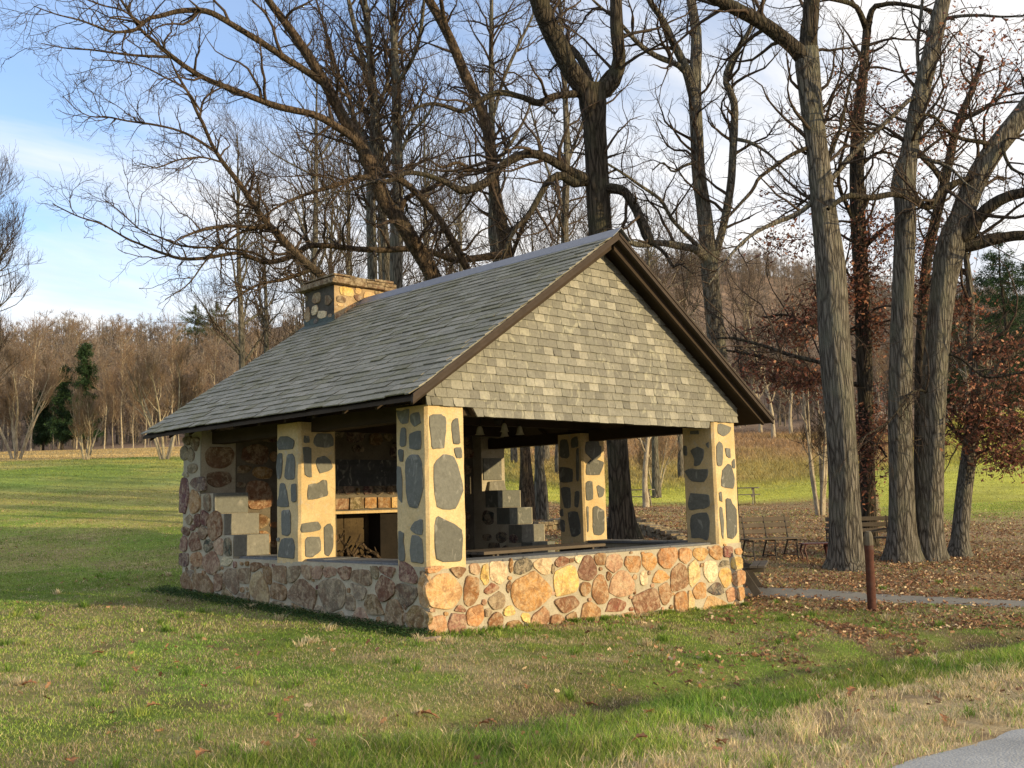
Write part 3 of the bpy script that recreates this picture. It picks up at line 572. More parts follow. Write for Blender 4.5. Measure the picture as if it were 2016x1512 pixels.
column(0, YC, [(C2L, 0, 0., YC, YC+S), (C2F, 1, YC, 0, S)], (530, 820), 140/706)
column(W-S, 0, [(C4L, 0, W-S, 0, S), (C4F, 1, 0., W-S, W)], (1330, 820), 140/784)
column(W-S, YC, [(C3L, 0, W-S, YC, YC+S), (C3F, 1, YC, W-S, W)], (1080, 840), 130/756)
# back wall with the fireplace
PAL_ = PAL; PAL_SHADE = {k: tuple(np.array(v)*.5) for k, v in PAL.items()}  # dimmed palette: back wall stones carry the interior shade in their colour
m = MB(); zt = zroof(S)-.12
FX0, FX1, FZ = 2.25, 4.35, 1.40; YB = 5.3
m.prism([(S+.01, 5.85, -.1), (W-S-.01, 5.85, -.1), (W-S-.01, 5.85, zt), (RX, 5.85, ZR-.22), (S+.01, 5.85, zt)], (0, L-5.85-.01, 0), (.4,)*3, 0)
m.box((1.45, YB, 0), (FX0, 5.85, 3.6), (.4,)*3, 0); m.box((FX1, YB, 0), (5.0, 5.85, 3.6), (.4,)*3, 0); m.box((FX0, YB, FZ+.05), (FX1, 5.85, 3.6), (.4,)*3, 0)
mant = [(.0, 'BR'), (.3, 'K'), (.62, 'O'), (.9, 'B'), (1.2, 'YO'), (1.5, 'B'), (1.8, 'O'), (2.0, 'K')]
for (xa, cc), (xb, _) in zip(mant, mant[1:]+[(2.2, '')]):
    z0 = FZ+.075+rs.uniform(0, .02); z1 = FZ+.30-rs.uniform(0, .05); x0 = FX0-.05+xa+.015; x1 = FX0-.05+xb-.015; jj = rs.uniform(-.012, .012, 8); y0 = YB-.03-rs.uniform(0, .012)
    q = [(x0+jj[0], y0, z0+jj[1]), ((x0+x1)/2, y0-.006, z0+jj[2]), (x1+jj[3], y0, z0+jj[4]), (x1+jj[5], y0, z1+jj[6]), ((x0+x1)/2, y0-.008, z1+jj[7]+.01), (x0, y0, z1+jj[2])]; m.prism(q, (0, .04, 0), pick(cc), 1)
PAL = PAL_SHADE
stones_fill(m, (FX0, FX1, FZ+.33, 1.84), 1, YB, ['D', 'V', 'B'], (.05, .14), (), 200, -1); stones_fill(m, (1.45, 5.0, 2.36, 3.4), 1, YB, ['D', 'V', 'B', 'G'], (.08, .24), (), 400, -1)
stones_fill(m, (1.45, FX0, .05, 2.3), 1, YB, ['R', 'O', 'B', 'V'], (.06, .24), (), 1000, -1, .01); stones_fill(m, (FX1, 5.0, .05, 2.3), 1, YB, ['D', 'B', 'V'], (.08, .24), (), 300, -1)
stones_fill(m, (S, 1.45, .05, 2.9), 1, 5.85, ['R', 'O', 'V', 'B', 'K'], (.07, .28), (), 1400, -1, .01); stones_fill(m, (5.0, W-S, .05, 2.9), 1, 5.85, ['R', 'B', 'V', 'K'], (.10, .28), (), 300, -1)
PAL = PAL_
m.build('back_wall', [M_SHADEMORTAR, M_STONE], SH, True)
fp = MB(); fp.box((FX0, 5.82, .1), (FX1, 5.84, FZ+.04), (.3,)*3)
for q in range(3):
    for k in range(4): fp.box((FX0+.05+k*.45, 5.79+rs.uniform(0, .015), .62+q*.26), (FX0+.47+k*.45, 5.82, .85+q*.26), (.3,)*3)
fpo = fp.build('firebox', M_BLOCK, SH)
h = MB(); h.box((FX0-.25, YB-.25, -.05), (FX1+.25, 5.8, .42), (.3,)*3); h.build('hearth', M_DARKMORTAR, SH)
q = MB(); q.box((FX0-.1, YB-.02, FZ), (FX1+.1, YB+.12, FZ+.05), (.5,)*3); q.build('lintel', M_STUCCO, SH, False, .006)
q = MB(); q.box((3.28, YB+.14, .42), (FX1-.004, 5.79, FZ), (.2,)*3); q.build('firebox_cheek', M_BLACK, SH)  # near-black block filling the right part of the opening
# memorial slab over the fireplace, its carving too faint to read: short pale strokes only
q = MB(); q.box((2.15, YB-.045, 1.88), (4.0, YB, 2.34), (.035, .037, .04))
for zc, x0, x1, hh in ((2.235, 2.3, 3.85, .045), (2.12, 2.5, 3.65, .035), (2.0, 2.68, 3.5, .045)):
    x = x0
    while x < x1:
        w = rs.uniform(.012, .03); q.box((x, YB-.048, zc-hh/2), (x+.008, YB-.0445, zc+hh/2), (.1,)*3, 1)
        if rs.rand() < .6: q.box((x+.0085, YB-.048, zc-hh/2+rs.choice([0, hh-.008, hh/2])), (x+w, YB-.0445, zc-hh/2+.008+rs.choice([0, hh/2])+.001), (.1,)*3, 1)
        x += w+(.02 if rs.rand() < .8 else .06)
q.build('inscribed_slab', [M_SLAB, M_LETTER], SH)
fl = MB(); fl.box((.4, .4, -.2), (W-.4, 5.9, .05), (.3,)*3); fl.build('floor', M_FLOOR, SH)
# timbers under the roof
m = MB()
for x in (.32, W-.32): m.box((x-.12, .02, HC-.14), (x+.12, L-.6, HC+.06), (.1,)*3)
m.box((S-.1, .08, HC-.10), (W-S+.1, .26, HC+.08), (.1,)*3)
for y in (2.9, 5.0): m.box((.2, y-.08, HC+.065), (W-.2, y+.08, HC+.25), (.1,)*3)
m.build('beams', M_DARKWOOD, SH)
def slope_pt(x, y, dz): return (x, y, zroof(x)+dz)
Y0, Y1 = -EY, L+.42
for sx in (-1, 1):
    xe = -EX if sx < 0 else W+EX
    m = MB(); m.prism([slope_pt(xe, Y0, -.03), slope_pt(RX, Y0, -.03), slope_pt(RX, Y0, -.075), slope_pt(xe, Y0, -.075)], (0, Y1-Y0, 0), (.1,)*3)
    for k in range(11):
        y = Y0+.09+k*(Y1-Y0-.2)/10; m.prism([slope_pt(xe+sx*-.1, y, -.075), slope_pt(RX+sx*.03, y, -.075), slope_pt(RX+sx*.03, y, -.20), slope_pt(xe-sx*.1, y, -.17)], (0, .05, 0), (.1,)*3)
    deck = m.build('roof_deck', M_DARKWOOD, SH)
    m = MB(); ln = math.hypot(RX+EX, ZR-ZE); ex = .158; nc = int(ln/ex)+1; nx = np.array((sx*TR, 0, 1.)); nx = nrm(nx) ; dn = nrm(np.array((sx*-1., 0, TR)))  # up-slope
    e0 = np.array((xe+sx*.02, 0, ZE-.008))
    for c in range(nc):
        y = Y0-.03-rs.uniform(0, .2); top = min((c+1.7)*ex, ln+.02)
        while y < Y1+.03:
            w = rs.uniform(.20, .42); a = max(y, Y0-.03); b = min(y+w-.004, Y1+.03)
            if b-a > .05:
                s0 = c*ex-rs.uniform(-.006, .016)-(.05*0 if c else 0); h0 = .024+rs.uniform(0, .013); h1 = .008; cut = rs.uniform(.0, .03) if rs.rand() < .35 else 0
                p = lambda yy, ss, hh: e0+dn*ss+nx*hh+np.array((0, yy, 0))
                j0, j1 = rs.uniform(-.007, .007, 2)
                V = [p(a+cut, s0+j0, h0), p(b, s0+j1, h0+rs.uniform(-.003, .003)), p(b, top, h1), p(a, top, h1), p(a+cut, s0+j0, h0-.014), p(b, s0+j1, h0-.014), p(b, top, h1-.01), p(a, top, h1-.01), p(a, s0+cut*1.2+.01, h0)]
                f = [(0, 1, 2, 3, 8), (4, 5, 1, 0), (1, 5, 6, 2), (0, 8, 3, 7, 4)]
                if sx > 0: f = [q[::-1] for q in f]
                g = rs.uniform(.86, 1.14); t = rs.rand(); col = np.array((.205, .192, .150))*g if t < .6 else (np.array((.245, .228, .185))*g if t < .78 else np.array((.175, .162, .105))*g)
                m.add(V, f, col)
            y += w
    m.build('slate_roof', M_ROOF, SH)
    m = MB(); m.prism([slope_pt(xe, Y0-.035, -.012), slope_pt(RX, Y0-.035, -.012), slope_pt(RX, Y0-.035, -.095), slope_pt(xe, Y0-.035, -.095)], (0, .035, 0), (.4,)*3)
    m.prism([slope_pt(xe+sx*.004, Y0-.05, .012), slope_pt(RX+sx*.01, Y0-.05, .012), slope_pt(RX+sx*.01, Y0-.05, -.03), slope_pt(xe+sx*.004, Y0-.05, -.03)], (0, .014, 0), (.25,)*3)
    m.build('bargeboard', M_BARGE, SH)
m = MB(); 
for sx in (-1, 1):
    V = []
    for y in np.linspace(Y0-.09, Y1+.02, 12):
        for d, h in ((0, .075), (.19, .045), (.20, .035), (0, .062)):
            V.append((RX+sx*d, y, ZR-TR*d+h))
    F = [(i*4+j, i*4+(j+1) % 4, (i+1)*4+(j+1) % 4, (i+1)*4+j) for i in range(11) for j in range(4)]+[(0, 3, 2, 1)]
    m.add(V, F if sx < 0 else [f[::-1] for f in F], (.4,)*3)
m.build('ridge_cap', M_ZINC, SH)
# shingled gable
GY0 = -.035; m = MB(); xr = lambda z: min(RX+.02, (ZR-.15-z)/TR)
m.prism([(-.01, GY0+.01, 2.745), (S+.08, GY0+.01, 2.745), (S+.16, GY0+.01, 2.63), (W-S-.16, GY0+.01, 2.63), (W-S-.08, GY0+.01, 2.745), (W+.01, GY0+.01, 2.745), (W+.01, GY0+.01, zroof(0)-.13), (RX, GY0+.01, ZR-.13), (-.01, GY0+.01, zroof(0)-.13)], (0, .08, 0), (.06, .055, .05), 1)
rows = 24; rh = .1115
for r_ in range(rows):
    z0 = 2.622+r_*rh; z1 = z0+rh*1.15; hw0 = xr(z0+.02); 
    lo, hi = (S+.10, W-S-.10) if r_ == 0 else (RX-hw0, RX+hw0)
    x = lo-rs.uniform(0, .16)
    while x < hi:
        w = rs.uniform(.155, .205); a = max(x, lo); b = min(x+w-.004, hi)
        if b-a > .025:
            j = rs.uniform(-.006, .006, 2); tl = min(z1, ZR-.14-TR*abs(a-RX)); tr_ = min(z1, ZR-.14-TR*abs(b-RX)); y0 = GY0-.014-rs.uniform(0, .007); y1 = GY0+.004; cl = rs.uniform(.01, .03) if rs.rand() < .12 else 0
            if tl > z0+.01 and tr_ > z0+.01:
                bl = .07 if (r_ == 0 and a == lo) else 0; br = .07 if (r_ == 0 and b == hi) else 0
                V = [(a+bl, y0, z0+j[0]), (b-br, y0, z0+j[1]), (b, y1, tr_), (a, y1, tl), (a+bl, GY0+.008, z0+j[0]), (b-br, GY0+.008, z0+j[1])]
                F = [(0, 1, 2, 3), (4, 5, 1, 0), (0, 3, 4), (1, 5, 2)]
                if cl: V[0] = (a+cl, y0, z0+j[0]); V.append((a, y0, z0+cl*1.2)); F[0] = (0, 1, 2, 3, 6)
                t = rs.rand(); g = rs.uniform(.86, 1.14); col = np.array((.187, .181, .154))*g if t < .72 else (np.array((.28, .268, .225))*g if t < .90 else np.array((.15, .145, .126))*g)
                m.add(V, F, col, 0)
        x += w
m.build('gable', [M_SHINGLE, M_DARKWOOD], SH)
# chimney
CX0, CX1, CY0, CY1, CZ = 2.60, 3.93, 5.85, 6.83, 5.58
m = MB(); m.box((CX0+.012, CY0+.012, 4.2), (CX1-.012, CY1-.012, CZ), (.4,)*3, 0)
grid_face(m, (CX0, CY0, 4.2), (CX1-CX0, 0, 0), (0, 0, CZ-4.2), 30, 30, .05, (0, -1, 0), 2, 3); grid_face(m, (CX0, CY0, 4.2), (0, CY1-CY0, 0), (0, 0, CZ-4.2), 24, 30, .05, (-1, 0, 0), 0, 4)  # front face ochre, left face a much darker mortar
stones_fill(m, (CX0, CX1, 4.6, CZ), 1, CY0, ['O', 'C', 'P', 'R', 'Y', 'K'], (.05, .24), (), 600, -1, .008, .02); stones_fill(m, (CY0+.06, CY1, 4.9, CZ-.05), 0, CX0, ['W', 'G', 'K', 'D', 'D'], (.05, .17), (), 140, -1, .03, .02)
ch = m.build('chimney', [M_DARKMORTAR, M_STONE, M_CHIM], SH, True)
m = MB()
for k, (g0, z0, z1) in enumerate(((.13, CZ+.0, CZ+.085), (.06, CZ+.09, CZ+.16), (.015, CZ+.165, CZ+.20))):
    n = 4 if k < 2 else 3; xs = np.linspace(CX0-g0, CX1+g0, n+1)
    for q in range(n): m.box((xs[q]+(.004 if q else rs.uniform(-.03, .02)), CY0-g0+rs.uniform(-.035, .03), z0+rs.uniform(0, .012)), (xs[q+1]-.004, CY1+g0, z1+rs.uniform(-.02, .02)), np.array(PAL['G' if rs.rand() < .5 else 'K'])*rs.uniform(.4, .9))
m.build('cap', M_STONE, ch, False, .015)
m = MB(); zr0 = lambda x: zroof(x)+.03
m.prism([(CX0-.012, CY0-.012, zr0(CX0)-.06), (CX0-.012, CY1+.01, zr0(CX0)-.06), (CX0-.012, CY1+.01, zr0(CX0)+.13), (CX0-.012, CY0-.012, zr0(CX0)+.10)], (.010, 0, 0), (.1,)*3)
m.prism([(CX0-.14, CY0-.05, zr0(CX0-.14)+.006), (CX0-.014, CY0-.05, zr0(CX0)+.006), (CX0-.014, CY1+.05, zr0(CX0)+.006), (CX0-.14, CY1+.05, zr0(CX0-.14)+.006)], (0, 0, .008), (.1,)*3)
m.build('flashing', M_COPPER, ch)

# ------------------------------------------------------------------ trees
def cat_spline(P, m):                                       # smooth resampling of a measured limb
    P = np.asarray(P, float); n = len(P)
    if n == 2: return P[0]+(P[1]-P[0])*np.linspace(0, 1, m)[:, None]
    s = np.concatenate([[0], np.cumsum(np.linalg.norm(np.diff(P[:, :3], axis=0), axis=1))]); t = np.linspace(0, s[-1], m); out = []
    Q = np.vstack([2*P[0]-P[1], P, 2*P[-1]-P[-2]])
    for v in t:
        i = min(max(int(np.searchsorted(s, v, 'right'))-1, 0), n-2); f = (v-s[i])/max(s[i+1]-s[i], 1e-9); a, b, c, d = Q[i:i+4]
        out.append(.5*(2*b+(c-a)*f+(2*a-5*b+4*c-d)*f*f+(3*b-a-3*c+d)*f**3))
    return np.array(out)
WOOD = []
def dense(A): t = np.linspace(0, len(A)-1, len(A)*8); return np.stack([np.interp(t, np.arange(len(A)), A[:, k]) for k in range(3)], 1)
def limb(px, D0, D1, wob=.0):
    """(x, y, width) measured along a limb; it runs from D0 to D1 metres into the place"""
    px = np.array(px, float); s = np.concatenate([[0], np.cumsum(np.hypot(*np.diff(px[:, :2], axis=0).T))]); s /= s[-1]
    D = D0+(D1-D0)*s+wob*np.sin(s*5.3+px[0, 0]); P = np.array([at(x, y, d) for (x, y, w), d in zip(px, D)])
    WOOD.append(np.column_stack([px[:, :2], D])); r = px[:, 2]*.435*D/FPX; m = max(10, int(len(px)*2.6)); Q = cat_spline(np.column_stack([P, r]), m); return Q[:, :3], np.maximum(Q[:, 3], .006)
def resample(L, n=16):
    A = []; B = []
    for P, r in L:
        t = np.linspace(0, 1, len(P)); u = np.linspace(0, 1, n); A.append(np.stack([np.interp(u, t, P[:, k]) for k in range(3)], 1)); B.append(np.interp(u, t, r))
    return np.array(A), np.array(B)
def spawn(g, P, Rd, N, t0, t1, lmin, lmax, ang, n, jit, up, rmax, rend, prop=True, flat=0.):
    """N child branches grown from the parents P (B,m,3) with radii Rd"""
    B, m, _ = P.shape; Ls = np.linalg.norm(np.diff(P, axis=1), axis=2).sum(1); pr = Ls/Ls.sum() if prop else None
    k = g.choice(B, N, p=pr); t = g.uniform(t0, t1, N)*(m-1); i = np.minimum(t.astype(int), m-2); f = (t-i)[:, None]
    a = P[k, i]; b = P[k, i+1]; pos = a*(1-f)+b*f; tan = nrm(b-a); rad = Rd[k, i]*(1-f[:, 0])+Rd[k, i+1]*f[:, 0]
    v = g.normal(size=(N, 3)); v[:, 2] += up*.8; v[:, 2] *= (1-flat); v -= (v*tan).sum(1, keepdims=True)*tan; v = nrm(v); an = R(1)*g.uniform(ang[0], ang[1], N)[:, None]
    d = nrm(np.cos(an)*tan+np.sin(an)*v+np.array((0, 0, up*.25))); Ln = g.uniform(lmin, lmax, N)*(1.15-.55*t/(m-1)); st = (Ln/(n-1))[:, None]
    out = [pos]; 
    for q in range(n-1):
        out.append(out[-1]+d*st); d = nrm(d+g.normal(size=(N, 3))*jit+np.array((0, 0, up*.16)))
    r0 = np.minimum(rad*.62, rmax); rr_ = r0[:, None]+(rend-r0[:, None])*np.linspace(0, 1, n)[None]**.8
    return np.stack(out, 1), np.maximum(rr_, rend*.8)
def leaf_geo(g, P, size, cols, droop=.6):
    """folded two-sided leaves at P; returns V,F,C"""
    N = len(P); a = g.uniform(0, 2*math.pi, N); d = np.stack([np.cos(a), np.sin(a), g.normal(-droop, .5, N)], 1); d = nrm(d)
    u = nrm(np.cross(d, g.normal(size=(N, 3)))); w = np.cross(d, u); s = (size*g.uniform(.6, 1.3, N))[:, None]; fold = g.uniform(.1, .5, N)[:, None]
    V = np.stack([P, P+d*s*.28+u*s*.24+w*s*fold*.3, P+d*s*.55+u*s*.14+w*s*fold*.1, P+d*s*.72+u*s*.30+w*s*fold*.35, P+d*s, P+d*s*.7-u*s*.28+w*s*fold*.35, P+d*s*.5-u*s*.13+w*s*fold*.1, P+d*s*.25-u*s*.22+w*s*fold*.3], 1).reshape(-1, 3)
    b = np.arange(N)[:, None]*8; F = np.concatenate([b+np.array([[0, 1, 2, 6]]), b+np.array([[0, 6, 7, 7]]), b+np.array([[2, 3, 4, 4]]), b+np.array([[2, 4, 5, 6]])], 0)
    T = np.concatenate([F[:, [0, 1, 2]], F[:, [0, 2, 3]]], 0); T = T[(T[:, 0] != T[:, 1]) & (T[:, 1] != T[:, 2]) & (T[:, 0] != T[:, 2])]
    C = np.array(cols)[g.randint(len(cols), size=N)]*g.uniform(.7, 1.3, (N, 1)); return V, T, np.repeat(C, 8, 0)
OAKLEAF = [srgb(138, 88, 70), srgb(122, 78, 66), srgb(156, 106, 82), srgb(108, 74, 64), srgb(172, 128, 102)]
def crown_mesh(name, sets, mat, parent):
    V = []; F = []; n = 0
    for P, r, k in sets:
        v, f = tubes(P, r, k); V.append(v); F.append(f+n); n += len(v)
    return npmesh(name, np.vstack(V), np.vstack(F), None, mat, parent, True)
def traced_tree(label, base, trunk, D0, D1, limbs=(), nb=60, nt=5, nu=4, bl=(1., 3.2), tl=(.4, 1.3), ul=(.2, .55), bark=None, lbark=None, up=.5, seed=1, tk=(.35, 1.), rmax=.05, rt=.0034, ang=(35, 75), jit=.22, leaves=None, kind='bare_tree', root=1.5, group=None, extra=0):
    g = np.random.RandomState(seed); WOOD.clear(); P, r = limb(trunk, D0, D1, .15)
    loc = (P[0, 0], P[0, 1], gz(P[0, 0], P[0, 1]))
    T = thing(kind, loc, label, 'tree', group)
    P = np.vstack([[P[0]*0+np.array((P[0, 0], P[0, 1], loc[2]-.4))], P]); r = np.concatenate([[r[0]*1.05], r])
    # trunk mesh with root flare and uneven section
    k = 22; n = len(P); V, F = tubes(P[None], r[None], k); V = V.reshape(n, k, 3); c = P[:, None, :]
    h = np.clip(P[:, 2]-loc[2], 0, None)[:, None]; a = np.arange(k)*2*math.pi/k; ph = g.uniform(0, 6, 3)
    fl = 1+root*.15*np.exp(-h/.22)*(np.abs(np.cos(2*a+ph[0]))**3+.5*np.abs(np.cos(1.5*a+ph[1]))**6)[None]+.05*np.cos(3*a+ph[1]+h*.6)+.03*np.cos(5*a+ph[2]-h*1.1)+g.normal(0, .012, (n, k))
    V = c+(V-c)*fl[..., None]; npmesh('trunk', V.reshape(-1, 3), F, None, bark or M_BARK_OAK, T, True)
    Ls = []
    for lp in limbs:
        lp, d0, d1 = lp if isinstance(lp, tuple) else (lp, None, None)
        lp = list(lp); 
        if d0 is None: d0 = D0+(D1-D0)*.6; d1 = d0+g.uniform(-2.5, 1.2)
        AA = np.vstack([dense(A_) for A_ in WOOD]); k_ = np.argmin(np.hypot(AA[:, 0]-lp[0][0], AA[:, 1]-lp[0][1])); d1 = AA[k_, 2]+(d1-d0); d0 = AA[k_, 2]; lp[0] = ((lp[0][0]+AA[k_, 0])/2, (lp[0][1]+AA[k_, 1])/2, lp[0][2])
        q, rq = limb(lp, d0, d1, 0); Ls.append((q, rq)); kk = 12
        v, f = tubes(q[None], rq[None], kk); v = v.reshape(len(q), kk, 3); v = q[:, None]+(v-q[:, None])*(1+g.normal(0, .035, (len(q), kk, 1)))
        npmesh('limb', v.reshape(-1, 3), f, None, lbark or bark or M_BARK_OAK, T, True)
    m0 = int(len(P)*tk[0]); A, Bq = resample(Ls+[(P[m0:], r[m0:])], 18)
    b1, r1 = spawn(g, A, Bq, nb, .12, 1., bl[0], bl[1], ang, 9, jit, up, rmax, rt*1.7)
    t1, q1 = spawn(g, b1, r1, nb*nt, .15, 1., tl[0], tl[1], (28, 65), 7, jit*1.1, up*.8, .016, rt)
    u1, s1 = spawn(g, t1, q1, nb*nt*nu, .2, 1., ul[0], ul[1], (25, 60), 5, jit*1.2, up*.8, .009, rt*.75)
    sets = [(b1, r1, 5), (t1, q1, 4), (u1, s1, 3)]
    if extra:
        e1, f1 = spawn(g, A, Bq, extra, .1, 1., .3, 1., (30, 70), 6, jit, up, .018, rt); e2, f2 = spawn(g, e1, f1, extra*3, .2, 1., .15, .4, (25, 60), 4, jit, up, .008, rt*.75); sets += [(e1, f1, 4), (e2, f2, 3)]
    if leaves:
        pts = u1.reshape(-1, 3) if leaves[0] is None else np.vstack([np.array(at(cx, cy, d))+g.normal(size=(nn, 3))*np.array((rx*d/FPX, rx*d/FPX, ry*d/FPX))*.55 for cx, cy, rx, ry, d, n0 in leaves[0] for nn in [int(n0*.85)]])
        if leaves[0] is None: pts = pts[g.choice(len(pts), leaves[1])]
        else:                                                 # sprays of twigs carry the dead leaves
            cs = pts[g.choice(len(pts), len(pts)//5)]; dd = nrm(g.normal(size=(len(cs), 3))+np.array((0, 0, .1))); tw = np.stack([cs-dd*.3, cs-dd*.1+g.normal(0, .03, (len(cs), 3)), cs+dd*.1, cs+dd*.3+g.normal(0, .05, (len(cs), 3))], 1)
            pts = (tw[g.randint(len(cs), size=len(pts)), g.randint(4, size=len(pts))]+g.normal(0, .10, (len(pts), 3)))
            sets.append((tw, np.full(tw.shape[:2], .006), 3))
        v, f, c = leaf_geo(g, pts, .10, OAKLEAF); npmesh('leaves', v, f, c, M_LEAF, T)
    crown_mesh('crown', sets, M_TWIG, T)
    return T

traced_tree('huge dark oak forking wide just above the shelter ridge, with drooping arched limbs', None,
 [(1228,1064,78),(1222,1000,54),(1214,860,47),(1196,640,50),(1180,440,53),(1174,330,52),(1170,240,52),(1165,190,66),(1164,168,60)], 24, 24.3,
 [([(1160,190,50),(1125,140,44),(1095,80,44),(1068,20,44),(1045,-60,40),(1020,-160,34),(1000,-260,24)],24.3,23), ([(1172,185,48),(1203,165,40),(1219,120,31),(1214,60,29),(1213,0,28),(1210,-80,24),(1220,-190,18)],24.3,25),
  ([(1162,170,22),(1150,130,17),(1130,100,15),(1108,82,14),(1085,40,10),(1075,0,8)],24.3,25.5), ([(1140,186,20),(1115,186,17),(1090,190,16),(1060,203,17),(1030,192,13),(985,182,14),(955,192,13),(930,208,12),(912,220,10),(880,210,9),(850,204,8),(820,212,6),(795,225,4),(770,250,2)],24.2,22),
  ([(1160,358,32),(1135,345,26),(1110,330,22),(1070,308,20),(1035,303,20),(1000,318,19),(978,335,17),(955,360,20),(910,375,18),(880,360,13),(840,345,11),(800,340,11),(770,355,10),(730,360,8),(690,375,5),(650,380,3),(610,400,2)],24.1,21),
  ([(1155,352,26),(1130,360,22),(1105,345,20),(1080,358,16),(1060,390,14),(1040,425,13),(1015,450,11),(1000,480,9),(985,520,6)],24.1,22.6), ([(1190,368,26),(1225,375,22),(1245,400,20),(1262,435,22),(1275,465,24),(1285,480,14)],24.1,23.3),
  ([(1285,478,10),(1310,500,8),(1325,525,7),(1340,520,5),(1365,540,3)],23.3,23)], nb=80, nt=5, nu=3, up=.15, seed=11, tk=(.75,1.), bl=(.9,3.2), jit=.28, extra=84)
traced_tree('tall grey tree right of the gable with a crooked second stem', None,
 [(1434,1000,44),(1426,860,40),(1412,690,40),(1400,560,39),(1394,481,37),(1385,400,33),(1376,344,31),(1371,260,29),(1367,172,28),(1371,69,24),(1360,0,21),(1352,-80,17),(1360,-190,11)], 27, 27.5,
 [([(1368,195,26),(1352,140,21),(1330,93,18),(1305,40,15),(1278,0,13),(1250,-60,10),(1220,-130,6)],27.2,26), ([(1398,540,24),(1412,490,18),(1425,440,18),(1438,370,18),(1443,300,17),(1446,210,17),(1432,170,15),(1428,150,13),(1445,110,13),(1470,70,11),(1490,30,9),(1510,-10,8),(1540,-90,5)],27,25.5),
  ([(1396,515,24),(1370,492,18),(1335,484,17),(1300,478,15),(1262,482,14),(1225,474,11),(1195,470,8)],27,24.8), ([(1368,172,14),(1337,130,13),(1293,111,13),(1256,85,11),(1219,44,8),(1180,12,6),(1150,-15,4),(1110,-30,2)],27.3,25), ([(1392,505,15),(1378,489,12),(1352,463,10),(1322,430,9),(1300,393,8),(1263,367,7),(1226,341,6),(1181,315,5),(1133,300,4),(1090,305,2)],27,24),
  ([(1385,315,8),(1350,325,7),(1325,338,5),(1305,320,4),(1285,335,3)],27,26.5), ([(1448,275,9),(1475,280,8),(1510,300,6),(1540,330,4),(1570,360,2)],26,25)], nb=71, nt=5, nu=3, up=.35, seed=12, bark=M_BARK_GREY, tk=(.4,1.), extra=70)
traced_tree('thickest grey trunk right of the shelter, just behind the red post', None,
 [(1669,1130,100),(1667,1100,78),(1664,1000,68),(1657,860,65),(1646,700,67),(1640,600,68),(1634,516,64),(1622,430,57),(1613,344,50),(1604,270,48),(1597,206,49),(1590,130,54),(1589,95,50)], 21.5, 21.8,
 [([(1590,118,46),(1563,93,34),(1525,62,33),(1487,38,31),(1450,18,30),(1415,0,28),(1380,-25,25),(1340,-80,20),(1300,-160,14)],21.8,20.8), ([(1590,115,48),(1592,69,39),(1596,30,37),(1598,0,36),(1605,-60,32),(1600,-170,26)],21.8,22.2),
  ([(1605,290,14),(1587,292,11),(1556,306,9),(1522,330,9),(1494,351,8),(1481,375,8),(1453,406,7),(1426,437,5),(1410,470,3)],21.7,20.5), ([(1640,330,8),(1655,250,7),(1668,190,6),(1680,140,5),(1700,100,4)],21.8,22.5), ([(1660,720,10),(1560,700,9),(1500,680,8),(1440,665,6),(1400,668,3)],22.5,23.5)], nb=52, nt=5, nu=3, up=.2, seed=13, bark=M_BARK_GREY, tk=(.62,1.), lbark=M_BARK_OAK, extra=42)
traced_tree('dark slender oak holding rust brown leaves between two thick grey trunks', None,
 [(1712,1092,44),(1710,1000,36),(1706,860,33),(1700,700,35),(1696,560,34),(1690,450,33),(1687,330,32),(1690,230,27),(1697,172,23),(1705,80,18),(1707,52,17)], 26, 26.4,
 [([(1707,60,16),(1687,15,12),(1660,3,10),(1618,-5,8),(1560,-20,5)],26.4,25), ([(1707,60,16),(1718,17,13),(1735,10,11),(1763,7,10),(1807,14,8),(1842,24,7),(1880,40,4)],26.4,25.4), ([(1690,450,14),(1670,410,10),(1650,350,8),(1670,260,7),(1690,210,5)],26.2,25), ([(1696,640,12),(1650,660,10),(1600,640,8),(1550,620,6),(1500,625,4)],26,24.5),
  ([(1700,760,12),(1640,750,11),(1560,720,10),(1490,700,8),(1430,690,5)],26,25), ([(1692,500,12),(1730,460,9),(1760,440,7),(1790,470,4)],26,25.4), ([(1704,900,8),(1730,880,6),(1745,900,4)],26,25.4), ([(1690,330,9),(1730,300,7),(1770,310,5),(1800,340,3)],26.3,26)], nb=71, nt=5, nu=3, up=.15, seed=14, tk=(.3,1.), extra=42,
 leaves=([(1725,470,55,55,25.8,900),(1700,560,50,50,25.6,650),(1720,640,40,50,26,600),(1560,650,70,30,24.8,800),(1600,600,45,35,24.8,380),(1570,745,70,22,24.9,900),(1500,720,55,22,25,420),(1540,480,60,22,24.5,260),(1700,860,45,45,25.7,800),(1720,820,30,70,26.2,500),(1715,940,22,50,25.5,160),(1690,205,50,20,25.6,320),(1640,240,60,60,25,200),(1760,250,90,70,25.6,420),(1700,120,90,50,26,160),(1560,420,60,60,25,160),(1820,280,60,60,25.2,260)],))
